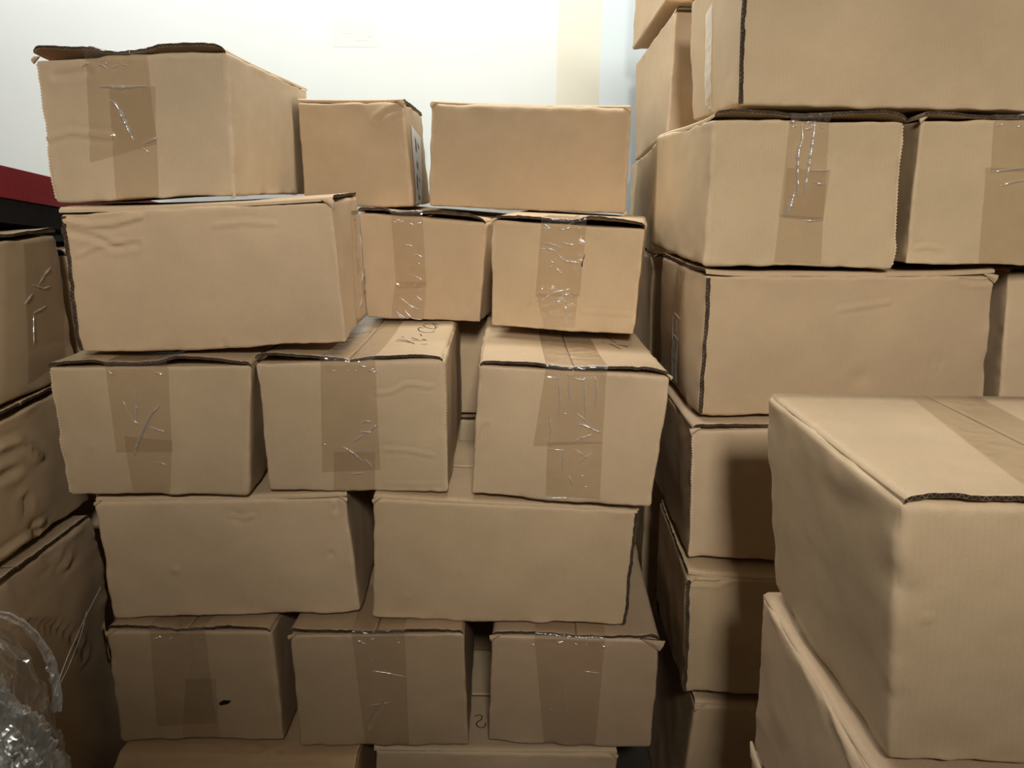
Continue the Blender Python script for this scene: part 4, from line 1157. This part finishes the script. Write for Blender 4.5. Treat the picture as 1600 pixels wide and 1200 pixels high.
  'creases': [('left', 0.002, 0.02, [(0.195, 0.983), (0.318, 0.914), (0.405, 0.924)]), ('front', 0.0015, 0.012, [(0.01, 0.975), (0.028, 0.86), (0.025, 0.742)])],
  'dents': [('front', 0.066, 0.593, 0.004, 0.004), ('top', 0.247, 0.47, 0.004, 0.004)],
  'writing': [('top', 0.003, [[(0.892, 1.135), (0.86, 1.122), (0.814, 1.103), (0.813, 1.078), (0.824, 1.056), (0.847, 1.054)], [(0.818, 1.007), (0.838, 1.019)]])],
  'tears': [],
  'label_paper': [],
  'gap': [(0, 0.003), (0.1, 0.005), (0.2, 0.003), (0.5, 0.004), (1, 0.003)],
  'crush': 1.2},
 {'name': 'front_under',
  'label': 'carton with a worn whitish slanting top edge, directly beneath the large nearest carton',
  'group': 'big cardboard boxes in the right foreground',
  'kind': 'end',
  'P': [(0.425, 0.7, 0.615), (0.93, 0.7, 0.615), (0.93, 0.7, 0.917), (0.425, 0.7, 0.917), (0.445, 1.11, 0.615), (0.95, 1.11, 0.615), (0.95, 1.11, 0.918), (0.425, 1.11, 0.918)],
  'tapes': [],
  'creases': [('left', 0.004, 0.008, [(0.055, 0.93), (0.442, 1.057), (0.741, 1.126)])],
  'dents': [],
  'writing': [],
  'tears': [],
  'label_paper': [],
  'gap': [(0, 0.002), (1, 0.002)],
  'crush': 1.5},
 {'name': 'front_low',
  'label': 'carton with an upturned flap corner at the bottom border, below the two foreground cartons',
  'group': 'big cardboard boxes in the right foreground',
  'kind': 'end',
  'P': [(0.435, 0.7, 0.0), (0.94, 0.7, 0.0), (0.94, 0.7, 0.58), (0.435, 0.7, 0.58), (0.445, 1.13, 0.0), (0.95, 1.13, 0.0), (0.95, 1.13, 0.58), (0.445, 1.13, 0.58)],
  'tapes': [],
  'creases': [],
  'dents': [],
  'writing': [],
  'tears': [],
  'label_paper': [],
  'gap': [(0, 0.002), (1, 0.002)],
  'upflap': 1}]

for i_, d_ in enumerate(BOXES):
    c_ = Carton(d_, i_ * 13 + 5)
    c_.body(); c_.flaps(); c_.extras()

# ------------------------------------------------------------------ red board on the left stack
rb = empty('red_board', (-1.05, 1.40, 1.565)); rb.rotation_euler = (math.radians(-7.5), 0, 0)
tag(rb, 'dark red painted board over a strip painted as gap shadow, on the left-hand stack', 'board')
slab('red_panel', (-.62, 0, 0.0), (0, .95, .064), M_RED, rb)
slab('gap_shade_strip', (-.615, .004, -.050), (-.004, .945, 0.0), M_BLACK, rb)  # black strip stands in for the shadowed gap below the board

# ------------------------------------------------------------------ crumpled clear film in the lower left corner
fb = empty('plastic_wrap', (-.865, 1.03, 0))
tag(fb, 'heap of crumpled clear plastic film catching glints, at the bottom left corner', 'plastic wrap')
def film(name, rx, ry, z0, z1, seed, amp, n=120, hi=1.0, cx=0.0, cy=0.0, mat=None):
    U, T = np.meshgrid(np.linspace(0, 2 * math.pi, n), np.linspace(0, 1, n), indexing='ij'); U = U.ravel(); T = T.ravel()
    prof = np.sqrt(np.clip(1 - ((T - .45) / .56) ** 2, 0.002, 1)) ** .8
    prof = np.where(T < .45, 1 - .12 * (1 - T / .45), prof)
    x = rx * prof * np.cos(U); y = ry * prof * np.sin(U); z = z0 + (z1 - z0) * T
    q = np.stack([np.cos(U) * 1.2, np.sin(U) * 1.2, z * 5], 1)
    rid = lambda f, s_: (1 - np.abs(vnoise(q * f, s_))) ** 2
    low = np.clip(1.25 - T, .15, 1)
    d = amp * (rid(2.2, seed) - .5) + amp * .55 * low * (rid(5, seed + 1) - .4) + amp * .42 * hi * low * (rid(12, seed + 2) - .4) + amp * .16 * hi * low * rid(26, seed + 3)
    V = np.stack([cx + x + d * np.cos(U), cy + y + d * np.sin(U), z + d * .3 * (T > .1)], 1); V[:, 2] = np.maximum(V[:, 2], 0.002)
    return mesh_obj(name, V, grid_faces(n, n), mat or M_FILM, fb, smooth=False)
film('outer_film', .060, .150, .02, .86, 3, .020, hi=.5)
film('crumpled_film', .050, .120, .0, .79, 9, .026, 170, 1.6, -.005, -.02, M_FILM2)
film('bunched_film', .055, .135, .0, .71, 17, .030, 170, 2.0, .012, -.01, M_FILM2)

def hem(name, pts, wd, mat):
    p = smooth_line(np.array(pts) - np.array([-.865, 1.03, 0]), .006); m = len(p); x = np.linspace(0, 1, m)
    tg = np.gradient(p, axis=0); tg /= np.linalg.norm(tg, axis=1, keepdims=True)
    side = np.cross(tg, (0.62, -0.62, 0.48)); side /= np.linalg.norm(side, axis=1, keepdims=True)
    out = np.array([.62, -.62, .48]); rows = []
    for k, hgt in ((-.5, 0), (-.2, .3), (.1, .1), (.4, .35), (.6, 0)):
        j = vnoise(np.stack([x * m * .45, x * 0 + k * 3, x * 0], 1), 77) * .35
        rows.append(p + side * (wd * (k + j * .5))[:, None] + out * (wd * (hgt + np.abs(j)))[:, None])
    mesh_obj(name, np.stack(rows, 1).reshape(-1, 3), grid_faces(m, 5), mat, fb, smooth=False)
hem('film_hem', [(-.85, 1.085, .880), (-.85, 1.099, .869), (-.85, 1.135, .832), (-.85, 1.164, .784), (-.85, 1.182, .742)], .013, M_FOLD)
hem('film_hem', [(-.85, 1.182, .742), (-.85, 1.192, .690), (-.85, 1.192, .640), (-.85, 1.184, .609)], .016, M_FILM2)

st_ = empty('plastic_strap', (-.95, 1.25, .6))
tag(st_, 'thin clear plastic strip stretched from the crumpled film to the central stack', 'strap')
def at_l(pts): return np.array(pts) - np.array([-.95, 1.25, .6])
tube('strand', at_l([(-.86, 1.195, .640), (-.875, 1.27, .665), (-.89, 1.36, .69), (-.900, 1.452, .715)]), .0009, M_FILM2, st_)
tube('strand', at_l([(-.86, 1.195, .636), (-.87, 1.26, .648), (-.885, 1.34, .672), (-.893, 1.38, .70)]), .0007, M_FILM2, st_)
